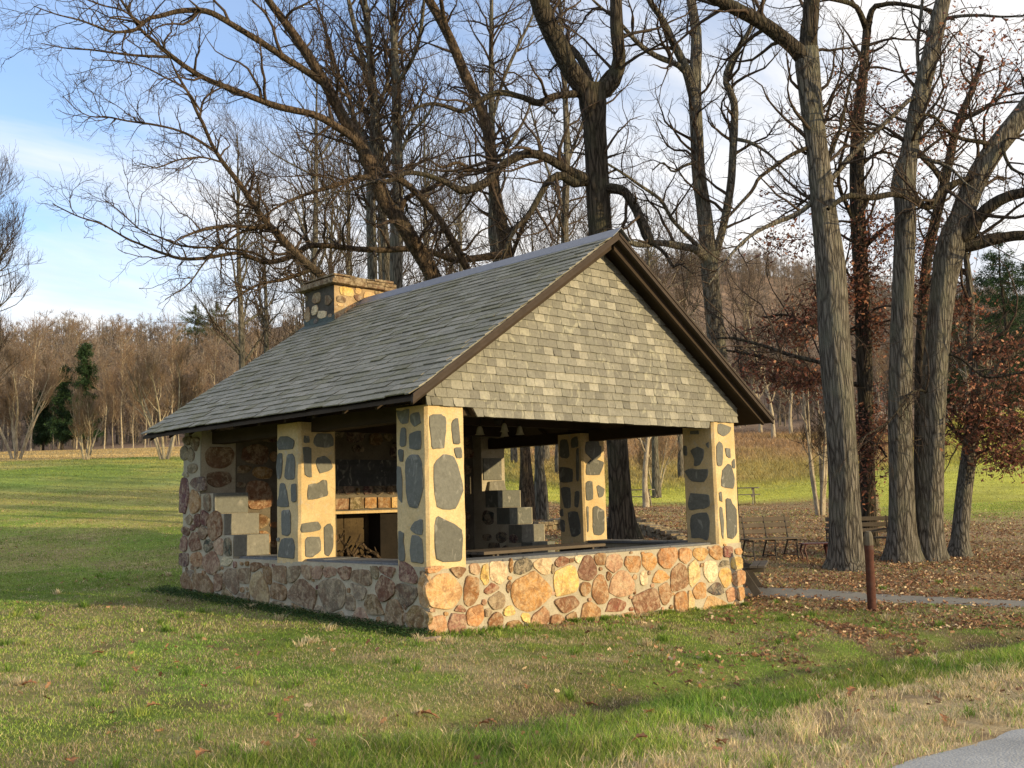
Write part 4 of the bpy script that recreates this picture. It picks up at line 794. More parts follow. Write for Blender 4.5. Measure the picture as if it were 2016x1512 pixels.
traced_tree('straight grey trunk with a mossy burl, left one of a close pair', None,
 [(1775,1110,88),(1775,1050,62),(1774,950,55),(1772,800,50),(1775,650,48),(1780,520,46),(1784,440,46),(1782,390,46),(1779,350,56),(1787,318,42),(1795,270,38),(1808,200,38),(1825,130,37),(1840,70,36),(1856,0,33),(1880,-90,28),(1890,-200,18)], 23, 23.3,
 [([(1800,215,12),(1797,192,11),(1763,223,11),(1714,268,11),(1673,309,12),(1642,347,13),(1611,385,13),(1573,419,12),(1515,443,10),(1470,470,8),(1430,512,6),(1395,560,4)],23.2,20.6), ([(1850,40,10),(1880,33,8),(1925,30,7),(1975,33,5),(2030,30,4)],23.2,22), ([(1812,170,9),(1806,100,8),(1812,40,7),(1818,-20,6)],23.2,23.8), ([(1790,300,9),(1830,315,8),(1870,330,7),(1900,360,5),(1930,380,3)],23.2,22.4)], nb=44, nt=5, nu=3, up=.2, seed=15, bark=M_BARK_GREY, tk=(.55,1.), extra=42,
 leaves=([(1900,130,120,100,23,130),(1960,240,80,70,22.5,80)],))
traced_tree('big trunk leaning right with two heavy low limbs, right one of a close pair', None,
 [(1832,1114,86),(1829,1050,62),(1832,950,57),(1838,800,55),(1846,680,53),(1858,560,55),(1872,480,64),(1890,430,52),(1915,365,49),(1945,310,47),(1980,265,46),(2016,222,46),(2060,160,42),(2110,90,36),(2150,0,28)], 23.2, 23,
 [([(1878,480,44),(1910,455,36),(1925,430,30),(1955,402,27),(1990,385,25),(2025,376,22),(2080,350,16)],23.1,22), ([(1882,488,36),(1915,482,30),(1950,472,27),(1985,466,24),(2025,464,22),(2090,470,14)],23.1,22.3),
  ([(1930,340,20),(1914,351,16),(1886,358,14),(1849,378,14),(1831,409,14),(1797,392,13),(1763,382,14),(1714,389,14),(1673,385,13),(1646,399,12),(1630,412,8)],23,21), ([(1960,290,12),(1935,280,11),(1900,275,9),(1870,262,8),(1840,230,6),(1810,225,4)],23,21.8), ([(1990,255,9),(1975,290,8),(1990,330,7),(2020,345,5)],22.9,22), ([(1850,690,7),(1890,705,6),(1940,742,6),(2000,735,5),(2040,732,4)],23,22), ([(1850,780,6),(1800,770,5),(1750,830,5),(1700,860,4),(1690,880,3)],23,21.8)], nb=56, nt=5, nu=3, up=.12, seed=16, bark=M_BARK_GREY, tk=(.55,1.), lbark=M_BARK_OAK, extra=42,
 leaves=([(1930,170,110,80,22.6,170),(1990,80,70,70,22.6,70)],))
traced_tree('short leaning forked tree in brown leaves, rightmost by the leafy ground', None,
 [(1889,1104,64),(1890,1070,40),(1898,980,35),(1908,900,34),(1918,830,31),(1925,770,29),(1922,742,25)], 24, 24.4,
 [([(1921,750,22),(1912,690,17),(1912,600,15),(1906,540,14),(1900,490,11),(1890,430,7)],24.3,24.8), ([(1928,765,20),(1955,735,16),(1985,705,14),(2015,675,10),(2050,640,6)],24.3,23.6), ([(1915,850,12),(1960,830,9),(2000,840,7),(2040,860,4)],24,23), ([(1912,890,9),(1880,850,7),(1860,830,5)],24,23.3), ([(1915,700,8),(1960,690,7),(2010,700,5),(2050,690,3)],24.5,24)], nb=33, nt=5, nu=3, up=.1, seed=17, bark=M_BARK_GREY, tk=(.5,1.),
 leaves=([(1960,845,80,36,23.4,1500),(1930,800,60,26,23.5,700),(1985,900,45,24,23.2,700),(1960,685,85,16,24,600),(1890,620,50,22,24.4,300),(1905,770,50,20,23.6,350),(2010,760,40,40,23.4,450),(1880,600,40,40,25,160)],))
traced_tree('thin leaning oak with sparse brown leaves behind the close pair of trunks', None, [(1812,1020,30),(1811,850,24),(1812,700,23),(1818,600,22),(1824,516,22),(1842,430,22),(1859,361,21),(1874,290,19),(1886,240,18),(1914,179,14),(1935,110,9)], 28.5, 28,
 [([(1859,361,12),(1835,330,9),(1815,310,8),(1800,280,5)],28,27), ([(1886,240,10),(1920,225,8),(1960,205,6),(2010,200,4)],28,27)], nb=33, nt=5, nu=3, up=.2, seed=18, tk=(.35,1.), leaves=([(1815,560,22,70,28,420),(1850,480,40,50,27.6,260),(1870,150,100,70,27.5,150),(1940,120,80,60,27.5,100)],))
traced_tree('leaning trunk with orange bark streaks rising behind the roof ridge', None,
 [(1036,966,36),(1034,900,24),(1028,800,25),(1014,640,29),(1000,510,30),(985,430,28),(972,360,27),(966,300,27),(958,250,25),(935,190,24),(912,140,23),(892,90,22),(868,40,21),(845,0,20),(815,-70,16),(790,-170,10)], 30, 29,
 [([(890,90,13),(875,40,11),(865,-20,9)],29,28), ([(990,500,18),(960,505,17),(900,512,15),(860,500,15),(820,490,14),(754,492,14),(700,490,13),(650,484,13),(607,484,13),(590,496,13),(575,504,13),(545,514,12),(520,516,12),(490,505,10),(468,498,9),(440,502,8),(417,506,8),(380,510,8),(349,508,7),(325,500,6),(302,492,6),(275,480,5),(254,472,5),(225,455,4),(198,440,4),(159,428,3),(130,415,3),(103,401,2)],28.5,22.5),
  ([(530,512,7),(500,498,6),(470,492,6),(430,488,5),(400,487,5),(355,483,5),(310,465,4),(280,455,3),(240,420,3),(210,395,2)],24.8,22), ([(1000,520,10),(1020,470,9),(1035,430,7),(1060,400,5)],29.6,29), ([(968,330,11),(935,335,9),(900,320,8),(870,330,6),(840,310,4)],29.2,28)], nb=89, nt=5, nu=3, up=.35, seed=19, bark=M_BARK_LIMB, lbark=M_BARK_LIMB, tk=(.35,1.), bl=(.7,2.6), jit=.3, extra=112)
traced_tree('straighter twin trunk standing close beside the orange streaked one', None, [(1064,966,32),(1061,900,19),(1053,780,20),(1012,620,22),(974,490,23),(970,380,20),(968,260,15),(967,130,11),(968,0,8),(970,-90,5)], 30.6, 31,
 [([(967,240,9),(990,160,8),(1020,90,7),(1045,40,5),(1060,0,3)],31,31.5), ([(968,330,9),(1000,290,8),(1030,240,6),(1050,190,4)],31,32)], nb=52, nt=5, nu=3, up=.5, seed=20, bark=M_BARK_GREY, tk=(.4,1.), extra=42)
traced_tree('great leaning tree behind the chimney with limbs sweeping far left', None,
 [(905,968,50),(900,860,38),(885,700,37),(868,600,37),(850,540,37),(815,480,35),(785,430,33),(758,400,32),(740,350,31),(722,310,31),(710,285,29),(695,262,28),(675,230,26),(643,167,25),(610,115,22),(587,79,20),(555,35,18),(528,0,16),(490,-60,12),(450,-140,7)], 27, 24.5,
 [([(716,300,24),(699,274,19),(660,248,17),(619,226,16),(548,210,15),(476,183,13),(397,151,12),(333,107,10),(300,78,8),(278,60,7),(255,25,6),(238,0,5),(215,-40,3)],25,22), ([(340,112,7),(280,110,6),(230,105,5),(180,98,4),(130,95,3),(80,85,2)],22.6,21),
  ([(632,165,18),(600,138,16),(568,119,15),(508,79,14),(456,48,13),(413,24,13),(375,20,12),(341,24,11),(315,32,10),(294,36,9),(275,52,8),(262,60,8),(222,63,6),(190,52,5),(159,40,4),(110,28,3),(67,12,2)],24.8,21.5), ([(280,45,5),(240,20,4),(200,10,4),(150,-10,3)],22,21),
  ([(740,350,14),(700,350,12),(660,365,10),(610,380,8),(560,400,6),(520,425,4),(490,450,2)],25.4,23), ([(785,432,14),(800,390,12),(850,370,10),(880,340,8)],25.7,26.5), ([(730,330,18),(790,355,15),(830,390,15),(870,440,16),(905,500,17),(925,540,18)],25.2,26.2), ([(700,270,11),(690,200,9),(660,130,8),(640,60,6),(620,-10,4)],25,26)], nb=108, nt=6, nu=3, up=.3, seed=21, bark=M_BARK_LIMB, lbark=M_BARK_LIMB, tk=(.3,1.), bl=(.7,2.7), jit=.27, extra=140)
traced_tree('slim tapering tree leaning left over the chimney', None,
 [(770,880,30),(745,760,26),(700,640,22),(655,565,20),(635,544,19),(600,515,18),(568,484,17),(543,455,15),(520,433,14),(498,400,13),(480,373,12),(455,340,11),(437,317,10),(415,280,8),(401,246,8),(385,215,7),(375,190,6),(349,147,5),(335,115,3)], 25.5, 22.5,
 [([(525,445,10),(495,448,8),(450,445,8),(400,452,7),(370,463,5),(345,475,3)],23.6,22), ([(527,450,9),(480,455,7),(455,470,6),(425,490,5),(400,520,4),(370,560,3),(325,590,2)],23.6,22.5), ([(428,300,7),(380,270,6),(345,255,5),(300,245,5),(250,238,4),(210,230,4),(180,230,3),(150,215,2),(125,190,2)],22.9,21), ([(395,230,5),(402,195,5),(430,175,4),(445,172,3)],22.7,23), ([(395,220,5),(365,175,4),(320,150,4),(280,130,3),(230,120,3),(180,118,2)],22.7,21), ([(440,320,5),(400,310,4),(350,315,4),(310,330,3),(280,322,2)],22.9,21.6), ([(615,530,10),(560,550,8),(510,560,6),(460,590,5),(440,620,3)],24.6,24)], nb=80, nt=5, nu=3, up=.2, seed=22, bark=M_BARK_LIMB, lbark=M_BARK_LIMB, tk=(.3,1.), bl=(.5,2.0), tl=(.3,1.0), jit=.3, extra=112)
for lab, tr, lim, d, sd in (
 ('dark straight trunk behind the chimney, left one of three', [(737,900,30),(734,700,25),(734,548,22),(731,450,22),(730,369,22),(737,222,20),(728,100,15),(718,0,12),(715,-80,7)], [[(737,230,10),(760,170,8),(775,110,6),(785,50,4)],[(732,300,9),(700,240,8),(670,180,7),(650,110,5),(640,40,3)]], 33, 31),
 ('dark straight trunk behind the chimney, middle one of three', [(768,900,28),(765,700,24),(763,544,22),(755,440,20),(750,389,19),(745,250,16),(715,120,12),(690,20,10),(680,-40,6)], [[(748,330,9),(790,270,7),(820,210,6),(840,160,4)],[(740,230,8),(700,200,7),(660,150,6),(600,110,4),(560,60,3)]], 34, 32),
 ('dark straight trunk behind the chimney, right one of three, forked high', [(782,900,36),(780,700,31),(780,481,28),(783,380,25),(783,296,24),(780,167,20),(774,50,14),(772,0,12),(770,-90,7)], [[(782,175,12),(789,155,11),(810,120,9),(826,74,9),(835,0,7),(842,-60,5)],[(784,310,9),(810,260,8),(840,230,6),(870,170,4)]], 32, 33),
 ('pale slim tree seen between the leaning trunk and the forked oak', [(1120,900,26),(1118,600,20),(1112,460,18),(1116,300,15),(1112,180,12),(1105,60,9),(1100,-40,6)], [[(1114,330,8),(1140,260,7),(1160,200,5),(1180,140,3)],[(1113,420,8),(1080,340,6),(1060,270,5),(1040,200,3)]], 38, 34)):
    traced_tree(lab, None, tr, d, d+.5, lim, nb=61, nt=5, nu=3, up=.55, seed=sd, tk=(.42,1.), bl=(1.,3.4), rt=.006, bark=M_BARK_GREY, extra=42)

# grown trees: a few kinds, each planted as single trees
def grown(name, h, r0, seed, label, nl, nb, nt, nu, up, spread, bark, twig, stems=1, rt=.006, clear=.35, jit=.16, cat='tree', group=None, lean=.12, vase=0):
    g = np.random.RandomState(seed); T = thing(name, (0, 0, 0), label, cat, group); Tr = []
    for s in range(stems):
        a = s*2*math.pi/max(stems, 1)+g.uniform(0, 1); n = 16; d = np.array((math.cos(a)*vase, math.sin(a)*vase, 1.)); p = np.array((math.cos(a), math.sin(a), 0))*r0*1.2*(stems > 1); P = [p-np.array((0, 0, .3))]; d = nrm(d)
        for q in range(n-1): P.append(P[-1]+d*h*(.9 if stems > 1 else 1)/(n-1)); d = nrm(d+g.normal(0, lean/4, 3)*np.array((1, 1, .2))+np.array((0, 0, .03)))
        Tr.append((np.array(P), r0*(1-np.linspace(0, 1, n))**.8+rt*1.5))
    A, Rr = resample(Tr, 16); V = []; F = []; o = 0
    if len(Tr) == 1 and stems == 1: Rr[0, :2] *= 1.25
    v, f = tubes(A, Rr, 9); npmesh('trunk', v, f, None, bark, T, True)
    l1, s1 = spawn(g, A, Rr, nl, clear, .97, h*spread*.6, h*spread, (30, 62), 10, jit, up, r0*.4, rt*1.6); b1, q1 = spawn(g, l1, s1, nb, .2, 1., h*.09, h*.22, (28, 60), 8, jit, up, r0*.16, rt*1.1)
    t1, w1 = spawn(g, b1, q1, nt, .2, 1., h*.035, h*.10, (25, 60), 6, jit*1.2, up, .02, rt*.8); u1, y1 = spawn(g, t1, w1, nu, .2, 1., h*.015, h*.045, (25, 55), 4, jit*1.2, up, .010, rt*.6)
    v, f = tubes(l1, s1, 6); npmesh('limbs', v, f, None, bark, T, True)
    crown_mesh('crown', [(b1, q1, 4), (t1, w1, 3), (u1, y1, 3)], twig, T); return T
def plant(proto, spots, labels, first=True):
    for k, (px, py, D, rz, sc) in enumerate(spots):
        p = at(px, 900, D); loc = (p[0], p[1], gz(p[0], p[1])-.05)
        lb = labels if isinstance(labels, str) else labels[k]
        if k == 0 and first: proto.location = loc; proto.rotation_euler = (0, 0, rz); proto.scale = (sc,)*3; proto['label'] = lb
        else: dup(proto, loc, rz, sc, lb)
lb = 'bare tree in the thicket of trees behind the shelter roof'
tA = grown('bare_tree', 17, .20, 101, lb, 24, 150, 620, 1500, .55, .30, M_BARK_GREY, M_TWIG, clear=.3, group='bare trees behind the shelter', rt=.0055)
plant(tA, [(480,0,48,.3,1),(600,0,40,2,1.05),(690,0,52,4,1.1),(840,0,44,1,1.05),(900,0,58,3,1.15),(1075,0,72,5,1.1),(1180,0,60,2.4,1.1),(1290,0,52,.7,.95)], lb)
tB = grown('bare_tree', 16, .18, 102, lb, 26, 160, 640, 1500, .75, .26, M_BARK_GREY, M_TWIG, clear=.25, group='bare trees behind the shelter', rt=.0055)
plant(tB, [(530,0,55,.3,1),(640,0,58,1.2,1.15),(760,0,47,4,1.1),(870,0,64,2.2,1.2),(1012,0,70,.1,1.1),(1100,0,66,3.3,1.25),(1230,0,45,5,.95),(1340,0,64,1.9,1.0)], lb)
lb2 = 'slim bare tree at the foot of the brown bank'
tC = grown('bare_tree', 11, .13, 103, lb2, 30, 200, 900, 2400, .5, .3, M_BARK_PALE, M_TWIG, clear=.25, group='slim bare trees beyond the lawn', rt=.006, lean=.3)
plant(tC, [(1525,0,84,.3,1.15),(1268,0,44,3.9,.9),(1560,0,92,4,1.1),(1500,0,95,1,1.15),(1915,0,96,5,1.2),(1870,0,104,2,1.1),(1975,0,92,0,1.2)], ['pale barked tree on top of the bank beside the eave tip', 'slanting slim tree beside the big oak trunk, seen under the roof', 'bare tree on the bank top just right of the pale barked one', 'bare tree on the bank top just behind the eave tip', 'tall bare tree between the leaning trunk and the evergreen', 'bare tree at the wood edge behind the leaning trunk', 'bare tree before the dark evergreen at far right'])
lb3 = 'vase shaped small ornamental tree on the lawn, pale stems'
tM = grown('ornamental_tree', 6.6, .085, 104, lb3, 40, 420, 2000, 5200, .9, .36, M_BARK_PALE, M_TWIG_RED, stems=5, clear=.3, vase=.34, group='ornamental trees on the far lawn', rt=.008, jit=.10, lean=.2)
plant(tM, [(32,0,65,0,1.05),(170,0,60,2,.62),(324,0,58,4,.95),(1290,0,57,1,.62)], ['broad vase shaped ornamental tree at the left edge of the far lawn', 'smallest vase shaped tree on the far lawn, left of the shelter eave', 'vase shaped tree half hidden under the left tip of the roof', 'pale stemmed little tree on the bank foot, seen under the roof'])
tS = grown('multi_stem_shrub', 6.2, .06, 105, 'tall thin many stemmed shrub left of the thickest grey trunk', 26, 160, 500, 900, .8, .16, M_BARK_PALE, M_TWIG, stems=7, clear=.35, vase=.10, rt=.006, jit=.12, cat='shrub')
plant(tS, [(1608,0,36,0,1)], 'tall thin many stemmed shrub left of the thickest grey trunk')
tL = grown('bare_tree', 15, .2, 106, 'feathery bare tree cut by the left edge of the photo', 60, 600, 2600, 7000, .8, .34, M_BARK_GREY, M_TWIG, clear=.2, rt=.008, jit=.12)
plant(tL, [(-65,0,54,0,.98)], 'feathery bare tree cut by the left edge of the photo')

# evergreens
def evergreen(px, D, h, wd, label, seed, cone=True, cols=((.022, .048, .018), (.032, .062, .022), (.018, .036, .016))):
    g = np.random.RandomState(seed); p = at(px, 900, D); loc = (p[0], p[1], gz(p[0], p[1])-.1); T = thing('evergreen_tree', loc, label, 'tree'); L0 = np.array(loc)
    P = L0+np.array((0, 0, 1.))*np.linspace(0, h, 10)[:, None]; P[1:-1, :2] += g.normal(0, .08, (8, 2)); v, f = tubes(P[None], np.linspace(h*.02, .02, 10)[None], 8); npmesh('trunk', v, f, None, M_BARK_OAK, T, True)
    nb = 130; z = g.uniform(.12, .98, nb); a = g.uniform(0, 6.28, nb); ln = wd*((1-z)**.62*.85+.12 if cone else np.sin(np.clip(z*1.15-.05, 0, 1)*math.pi)**.6)*g.uniform(.55, 1.1, nb); Q = []
    for i in range(nb):
        k = int(38*ln[i]/wd)+12; t = g.uniform(.15, 1, k)[:, None]; c = L0+np.array((0, 0, z[i]*h))+np.array((math.cos(a[i]), math.sin(a[i]), .12))*ln[i]*t; Q.append(c+g.normal(0, .16, (k, 3))*np.array((1, 1, .7)))
    Q = np.vstack(Q); N = len(Q)*5; Q = np.repeat(Q, 5, 0)+g.normal(0, .13, (N, 3)); d = nrm(g.normal(size=(N, 3))+np.array((0, 0, .3))); u = nrm(np.cross(d, g.normal(size=(N, 3)))); s = g.uniform(.15, .38, N)[:, None]
    V = np.stack([Q-u*s*.13, Q+u*s*.13, Q+d*s], 1).reshape(-1, 3); F = np.arange(N*3).reshape(-1, 3); C = np.repeat(np.array(cols)[g.randint(len(cols), size=N)]*g.uniform(.6, 1.5, (N, 1)), 3, 0)
    npmesh('crown', V, F, C, M_NEEDLE, T)
evergreen(164, 119, 12.6, 2.4, 'tallest dark green conifer at the left wood edge', 1); evergreen(122, 120, 10, 2.0, 'shorter dark conifer left of the tallest one at the wood edge', 2); evergreen(84, 125, 8.5, 2.6, 'dim conifer half lost in the left wood', 5, False)
evergreen(382, 240, 16, 6, 'round evergreen on the left skyline, left one of two', 3, False, ((.07, .085, .03), (.055, .075, .028))); evergreen(425, 240, 16.5, 6.5, 'round evergreen on the left skyline, right one of two', 4, False, ((.05, .075, .03), (.07, .085, .03)))
evergreen(2000, 88, 18, 4.2, 'tall dark evergreen at the right edge of the photo', 6, False); evergreen(1885, 118, 12, 3.6, 'small evergreen at the right wood edge behind the leaning trunk', 7, False); evergreen(2050, 100, 16, 5, 'evergreen cut by the right edge of the photo', 8, False)

# the wooded hills: far trees too many to count, one mass; its front row of pale stems are trees of their own
def forest():
    g = np.random.RandomState(55); V = []; F = []; C = []; n = 0
    temps = []
    for k in range(9):                                        # small tree forms, the last four lighter for the far slopes
        far = k > 4; P = np.stack([np.cumsum(np.r_[0, g.normal(0, .014, 7)]), np.cumsum(np.r_[0, g.normal(0, .014, 7)]), np.linspace(-.03, .95, 8)], 1)[None]; r = (np.linspace(.010, .003, 8))[None]; a1, a2, a3 = (14, 46, 170) if far else (26, 120, 330)
        l1, s1 = spawn(g, P, r, a1, (.3, .12, .22, .1, .35, .2, .3, .15, .25)[k], .98, .12, .27, (22, 60), 5, .15, .5, .005, .0024); b1, q1 = spawn(g, l1, s1, a2, .2, 1, .05, .13, (25, 60), 4, .2, .5, .003, .0018)
        a, fa_ = tubes(P, r, 4 if far else 5); b, fb = tubes(l1, s1, 3); c, fc = tubes(b1, q1, 3)
        e = b1[g.randint(a2, size=a3), g.randint(1, 4, a3)]; d = nrm(g.normal(size=(a3, 3))+np.array((0, 0, .5)))*g.uniform(.025, .07, (a3, 1)); u = nrm(np.cross(d, g.normal(size=(a3, 3))))*(.0022 if far else .0013)
        ev = np.stack([e-u, e+u, e+d+u*.3, e+d-u*.3], 1).reshape(-1, 3); ef = np.arange(a3*4).reshape(-1, 4)
        v = np.vstack([a, b, c, ev]); f = np.vstack([fa_, fb+len(a), fc+len(a)+len(b), ef+len(a)+len(b)+len(c)]); w = np.r_[np.zeros(len(a)), np.full(len(b), .4), np.full(len(c), .8), np.ones(len(ev))]
        temps.append((v, f, w))
    spots = []
    for q in range(60000):
        if len(spots) >= 3900: break
        px = g.uniform(-90, 2110); D = 115+(g.rand()**.85)*235
        if g.rand() < .16: px = g.uniform(1150, 2110); D = g.uniform(305, 385)
        if px > 1840 and D < 124: continue
        if px < 900 and D < 121+4*g.rand(): continue
        if px < 900 and D > 290: continue
        if 640 < px < 1200 and D < 230: continue              # behind the roof
        if 1200 < px < 1650 and 140 < D < 300 and g.rand() < .5: continue
        spots.append((px, D))
    pal = np.array([(.205, .158, .125), (.215, .172, .14), (.178, .142, .118), (.22, .158, .122), (.19, .16, .138)])
    for px, D in spots:
        v, f, w = temps[g.randint(5) if D < 150 else 5+g.randint(4)]; p = at(px, 900, D); h = (g.uniform(3.5, 9.5) if D < 135 else g.uniform(8, 11) if px < 1000 else g.uniform(6, 9.5))*(1.25 if g.rand() < .08 else 1); a = g.uniform(0, 6.28); c, s = math.cos(a), math.sin(a); z = gz(p[0], p[1]); wd = g.uniform(1.0, 1.7); X = v*h
        Y = np.stack([(X[:, 0]*c-X[:, 1]*s)*wd+p[0], (X[:, 0]*s+X[:, 1]*c)*wd+p[1], X[:, 2]+z], 1); t = pal[g.randint(5)]*g.uniform(.85, 1.15)*(.85+.35*float(fbm(p[0], p[1], 40., 6))); tr = np.array((.17, .145, .115))*g.uniform(.6, 1.3)
        V.append(Y); F.append(f+n); C.append(tr*(1-w[:, None])+t*w[:, None]); n += len(Y)
    o = npmesh('woodland', np.vstack(V), np.vstack(F), np.vstack(C), M_FOREST); tag(o, 'leafless brown woodland covering the far hills', 'woodland', kind='stuff')
forest()
lbF = 'pale stemmed tree in the front row of the far wood'
tF = grown('woodland_tree', 15, .085, 107, lbF, 26, 150, 600, 1200, .6, .22, M_BARK_PALE, M_TWIG_RED, clear=.35, group='front row trees of the far wood', rt=.013, lean=.22)
g_ = np.random.RandomState(3)
plant(tF, [(px, 0, D, g_.uniform(0, 6), g_.uniform(.42, .72) if i_ % 4 else g_.uniform(.85, 1.05)) for i_, (px, D) in enumerate(((60,121),(105,124),(205,118),(222,122),(240,119),(262,117),(285,118),(296,121),(340,119),(352,124),(395,128),(15,123),(420,132),(1460,118),(1590,112),(1740,116),(150,126),(1640,120),(-20,120),(460,126),(500,130),(545,128),(590,126)))], lbF)

# ------------------------------------------------------------------ furniture and small things
def picnic_table(loc, rz, label, sx=1.8, hh=.75, mat=None):
    T = thing('picnic_table', (0, 0, 0), label, 'picnic table'); mat = mat or M_GREYWOOD; hx = sx/2
    m = MB()
    for k in range(5): m.box((-hx, -.37+k*.15, hh-.045), (hx, -.23+k*.15, hh+rs.uniform(-.003, .003)), (.2,)*3)
    m.build('tabletop', mat, T, False, .005)
    for s in (-1, 1):
        m = MB(); m.box((-hx, s*.72-.13, .41), (hx, s*.72-.005, .45), (.2,)*3); m.box((-hx, s*.72+.005, .41), (hx, s*.72+.13, .45), (.2,)*3); m.build('seat', mat, T, False, .005)
    for e in (-1, 1):
        x = e*(hx-.28); m = MB(); m.box((x-.02, -.82, .325), (x+.02, .82, .408), (.2,)*3); m.build('crossbar', mat, T, False, .004)
        m = MB(); m.box((x-.02, -.36, hh-.13), (x+.02, .36, hh-.048), (.2,)*3); m.build('crossbar', mat, T, False, .004)
        for s in (-1, 1):
            m = MB(); m.beam((x+e*.042, s*.24, hh-.06), (x+e*.042, s*.70, -.06), .13, .04, (.2,)*3, 0, (1, 0, 0)); m.build('leg', mat, T, False, .004)
    T.location = loc; T.rotation_euler = (0, 0, rz); return T
def onland(p, dz=0.): return (p[0], p[1], gz(p[0], p[1])+dz)
ax = math.atan2(.30, .95)
picnic_table(onland((7.62, 1.25), .04), .53, 'grey plank picnic table poking out beside the front right corner of the shelter', 1.5, .75, M_SHADEPLANK)
picnic_table(onland(at(1243, 900, 45.5)), -math.atan2(CR[0], CR[1])+math.pi/2-.35, 'small distant picnic table beside the big oak trunk, seen under the roof')
picnic_table(onland(at(1450, 900, 46)), -math.atan2(CR[0], CR[1])+math.pi/2-.3, 'small distant picnic table on the leaf litter just right of the shelter')
picnic_table((3.3, 1.6, .05), 0, 'brown picnic table standing inside the shelter behind the front wall', 2.6, .79, M_BROWNWOOD)
def park_bench(loc, rz, label, wid=1.5, arm=False, mat=None):
    T = thing('park_bench', (0, 0, 0), label, 'bench'); mat = mat or M_BROWNWOOD; h = wid/2
    for k in range(4):
        m = MB(); m.box((-h, -.42+k*.115, .42), (h, -.32+k*.115, .45), (.2,)*3); m.build('seat_slat', mat, T, False, .004)
    for k in range(3):
        m = MB(); y = .06+.035*k; z = .55+k*.135; m.prism([(-h, y, z), (-h, y+.022, z+.095), (-h, y+.045, z+.089), (-h, y+.023, z-.006)], (wid, 0, 0), (.2,)*3); m.build('back_slat', mat, T, False, .004)
    for x in (-h+.12, 0, h-.12):
        m = MB(); m.tube([(x, .30, -.03), (x, .10, .30), (x, .03, .42), (x, .09, .62), (x, .175, .93)], [.02]*5, 7); m.tube([(x, -.42, -.03), (x, -.36, .2), (x, -.40, .40), (x, .03, .40)], [.018]*4, 7); m.tube([(x, -.40, .06), (x, .27, .06)], [.010]*2, 6)
        m.build('iron_frame', M_IRON, T, True)
    if arm:
        for s in (-1, 1):
            m = MB(); m.box((s*h-.04, -.46, .64), (s*h+.04, .10, .67), (.2,)*3); m.build('armrest', mat, T, False, .006)
            m = MB(); m.tube([(s*h, -.40, -.03), (s*h, -.38, .64)], [.018]*2, 7); m.tube([(s*h, .08, .3), (s*h, .08, .64)], [.016]*2, 7); m.build('arm_post', M_IRON, T, True)
    T.location = loc; T.rotation_euler = (0, 0, rz); return T
fr = math.atan2(CR[1], CR[0])
park_bench(onland(at(1502, 900, 23.6)), fr+.22, 'weathered slatted bench without arms just right of the shelter column', 1.3, False, M_BROWNWOOD)
park_bench(onland(at(1684, 900, 24.3)), fr-.15, 'dark slatted bench with armrests half hidden behind the thickest grey trunk', 1.5, True)
T = thing('low_table', onland(at(1618, 900, 22.9)), 'low dark red metal table with curved legs left of the thickest grey trunk', 'table'); T.rotation_euler = (0, 0, fr-.05); o_ = T['_o']; T['_o'] = (0., 0., 0.)
m = MB(); m.box((-.57, -.24, .41), (.57, .24, .435), (.2,)*3); m.build('tabletop', M_REDIRON, T, False, .006)
for sx in (-1, 1):
    for sy in (-1, 1):
        m = MB(); m.tube([(sx*.50, sy*.19, .41), (sx*.54, sy*.20, .30), (sx*.50, sy*.19, .16), (sx*.49, sy*.185, .06), (sx*.54, sy*.20, -.03)], [.022, .026, .018, .014, .016], 8); m.build('leg', M_REDIRON, T, True)
m = MB(); m.lathe((-.02, 0, .0), [(.055, .41), (.06, .34), (.03, .22), (.02, .12), (.012, .02)], 10); m.build('centre_support', M_REDIRON, T, True)
b = ground(1717, 1203); tp = at(1709, 1046, float((b-CP)@CF)); T = thing('iron_post', b, 'thick rusty red iron post, broken grey at the top, beside the path', 'post')
m = MB(); n = 10; t = np.linspace(-.15, .83, n)[:, None]; P = b+(tp-b)*t; m.tube(P, .066+rs.normal(0, .0025, n), 16); m.build('shaft', M_RUST, T, True)
m = MB(); t = np.linspace(.825, 1, 6)[:, None]; P = b+(tp-b)*t; m.tube(P, [.067, .069, .064, .066, .058, .040], 9); m.build('post_top', M_STUMP, T, True)
# low retaining wall under the oak
T = thing('retaining_wall', onland(at(1225, 900, 26.3)), 'low mossy stone retaining wall curving past the foot of the big oak', 'wall')
m = MB(); K = [(1005,1050,25.6),(1030,1033,26),(1065,1026,26.6),(1100,1019,27),(1160,1016,27),(1225,1019,26.4),(1262,1028,25.6),(1290,1036,25),(1320,1047,24.4),(1350,1060,23.9),(1400,1078,23.2)]
Kp = cat_spline(np.array([at(x, y, d) for x, y, d in K]), 34); cT = nrm(np.gradient(Kp, axis=0)); cN = nrm(np.cross(cT, (0, 0, 1.)))
for i in range(len(Kp)-1):
    a, b2 = Kp[i]+cT[i]*.006, Kp[i+1]-cT[i]*.006; zb = min(gz(*a[:2]), gz(*b2[:2]))-.25; h0 = rs.uniform(-.025, .03)
    for s_, (z0f, z1f) in enumerate(((0, .45), (.45, .78), (.78, 1.))):
        za = zb+(a[2]+h0-zb)*z0f+.006; zc = zb+(a[2]+h0-zb)*z1f; o = rs.uniform(-.03, .03)+(.04 if s_ == 2 else 0); Nn = cN[i]*(.17+o)
        q = [a+Nn, b2+Nn, b2-Nn, a-Nn]; m.add([(p_[0], p_[1], za) for p_ in q]+[(p_[0]+rs.normal(0, .01), p_[1]+rs.normal(0, .01), zc+rs.normal(0, .008)) for p_ in q], [(0,3,2,1),(4,5,6,7),(0,1,5,4),(1,2,6,5),(2,3,7,6),(3,0,4,7)], np.array(srgb(112, 104, 84))*rs.uniform(.5, 1.1))
m.build('stonework', M_STONE, T, False, .015)
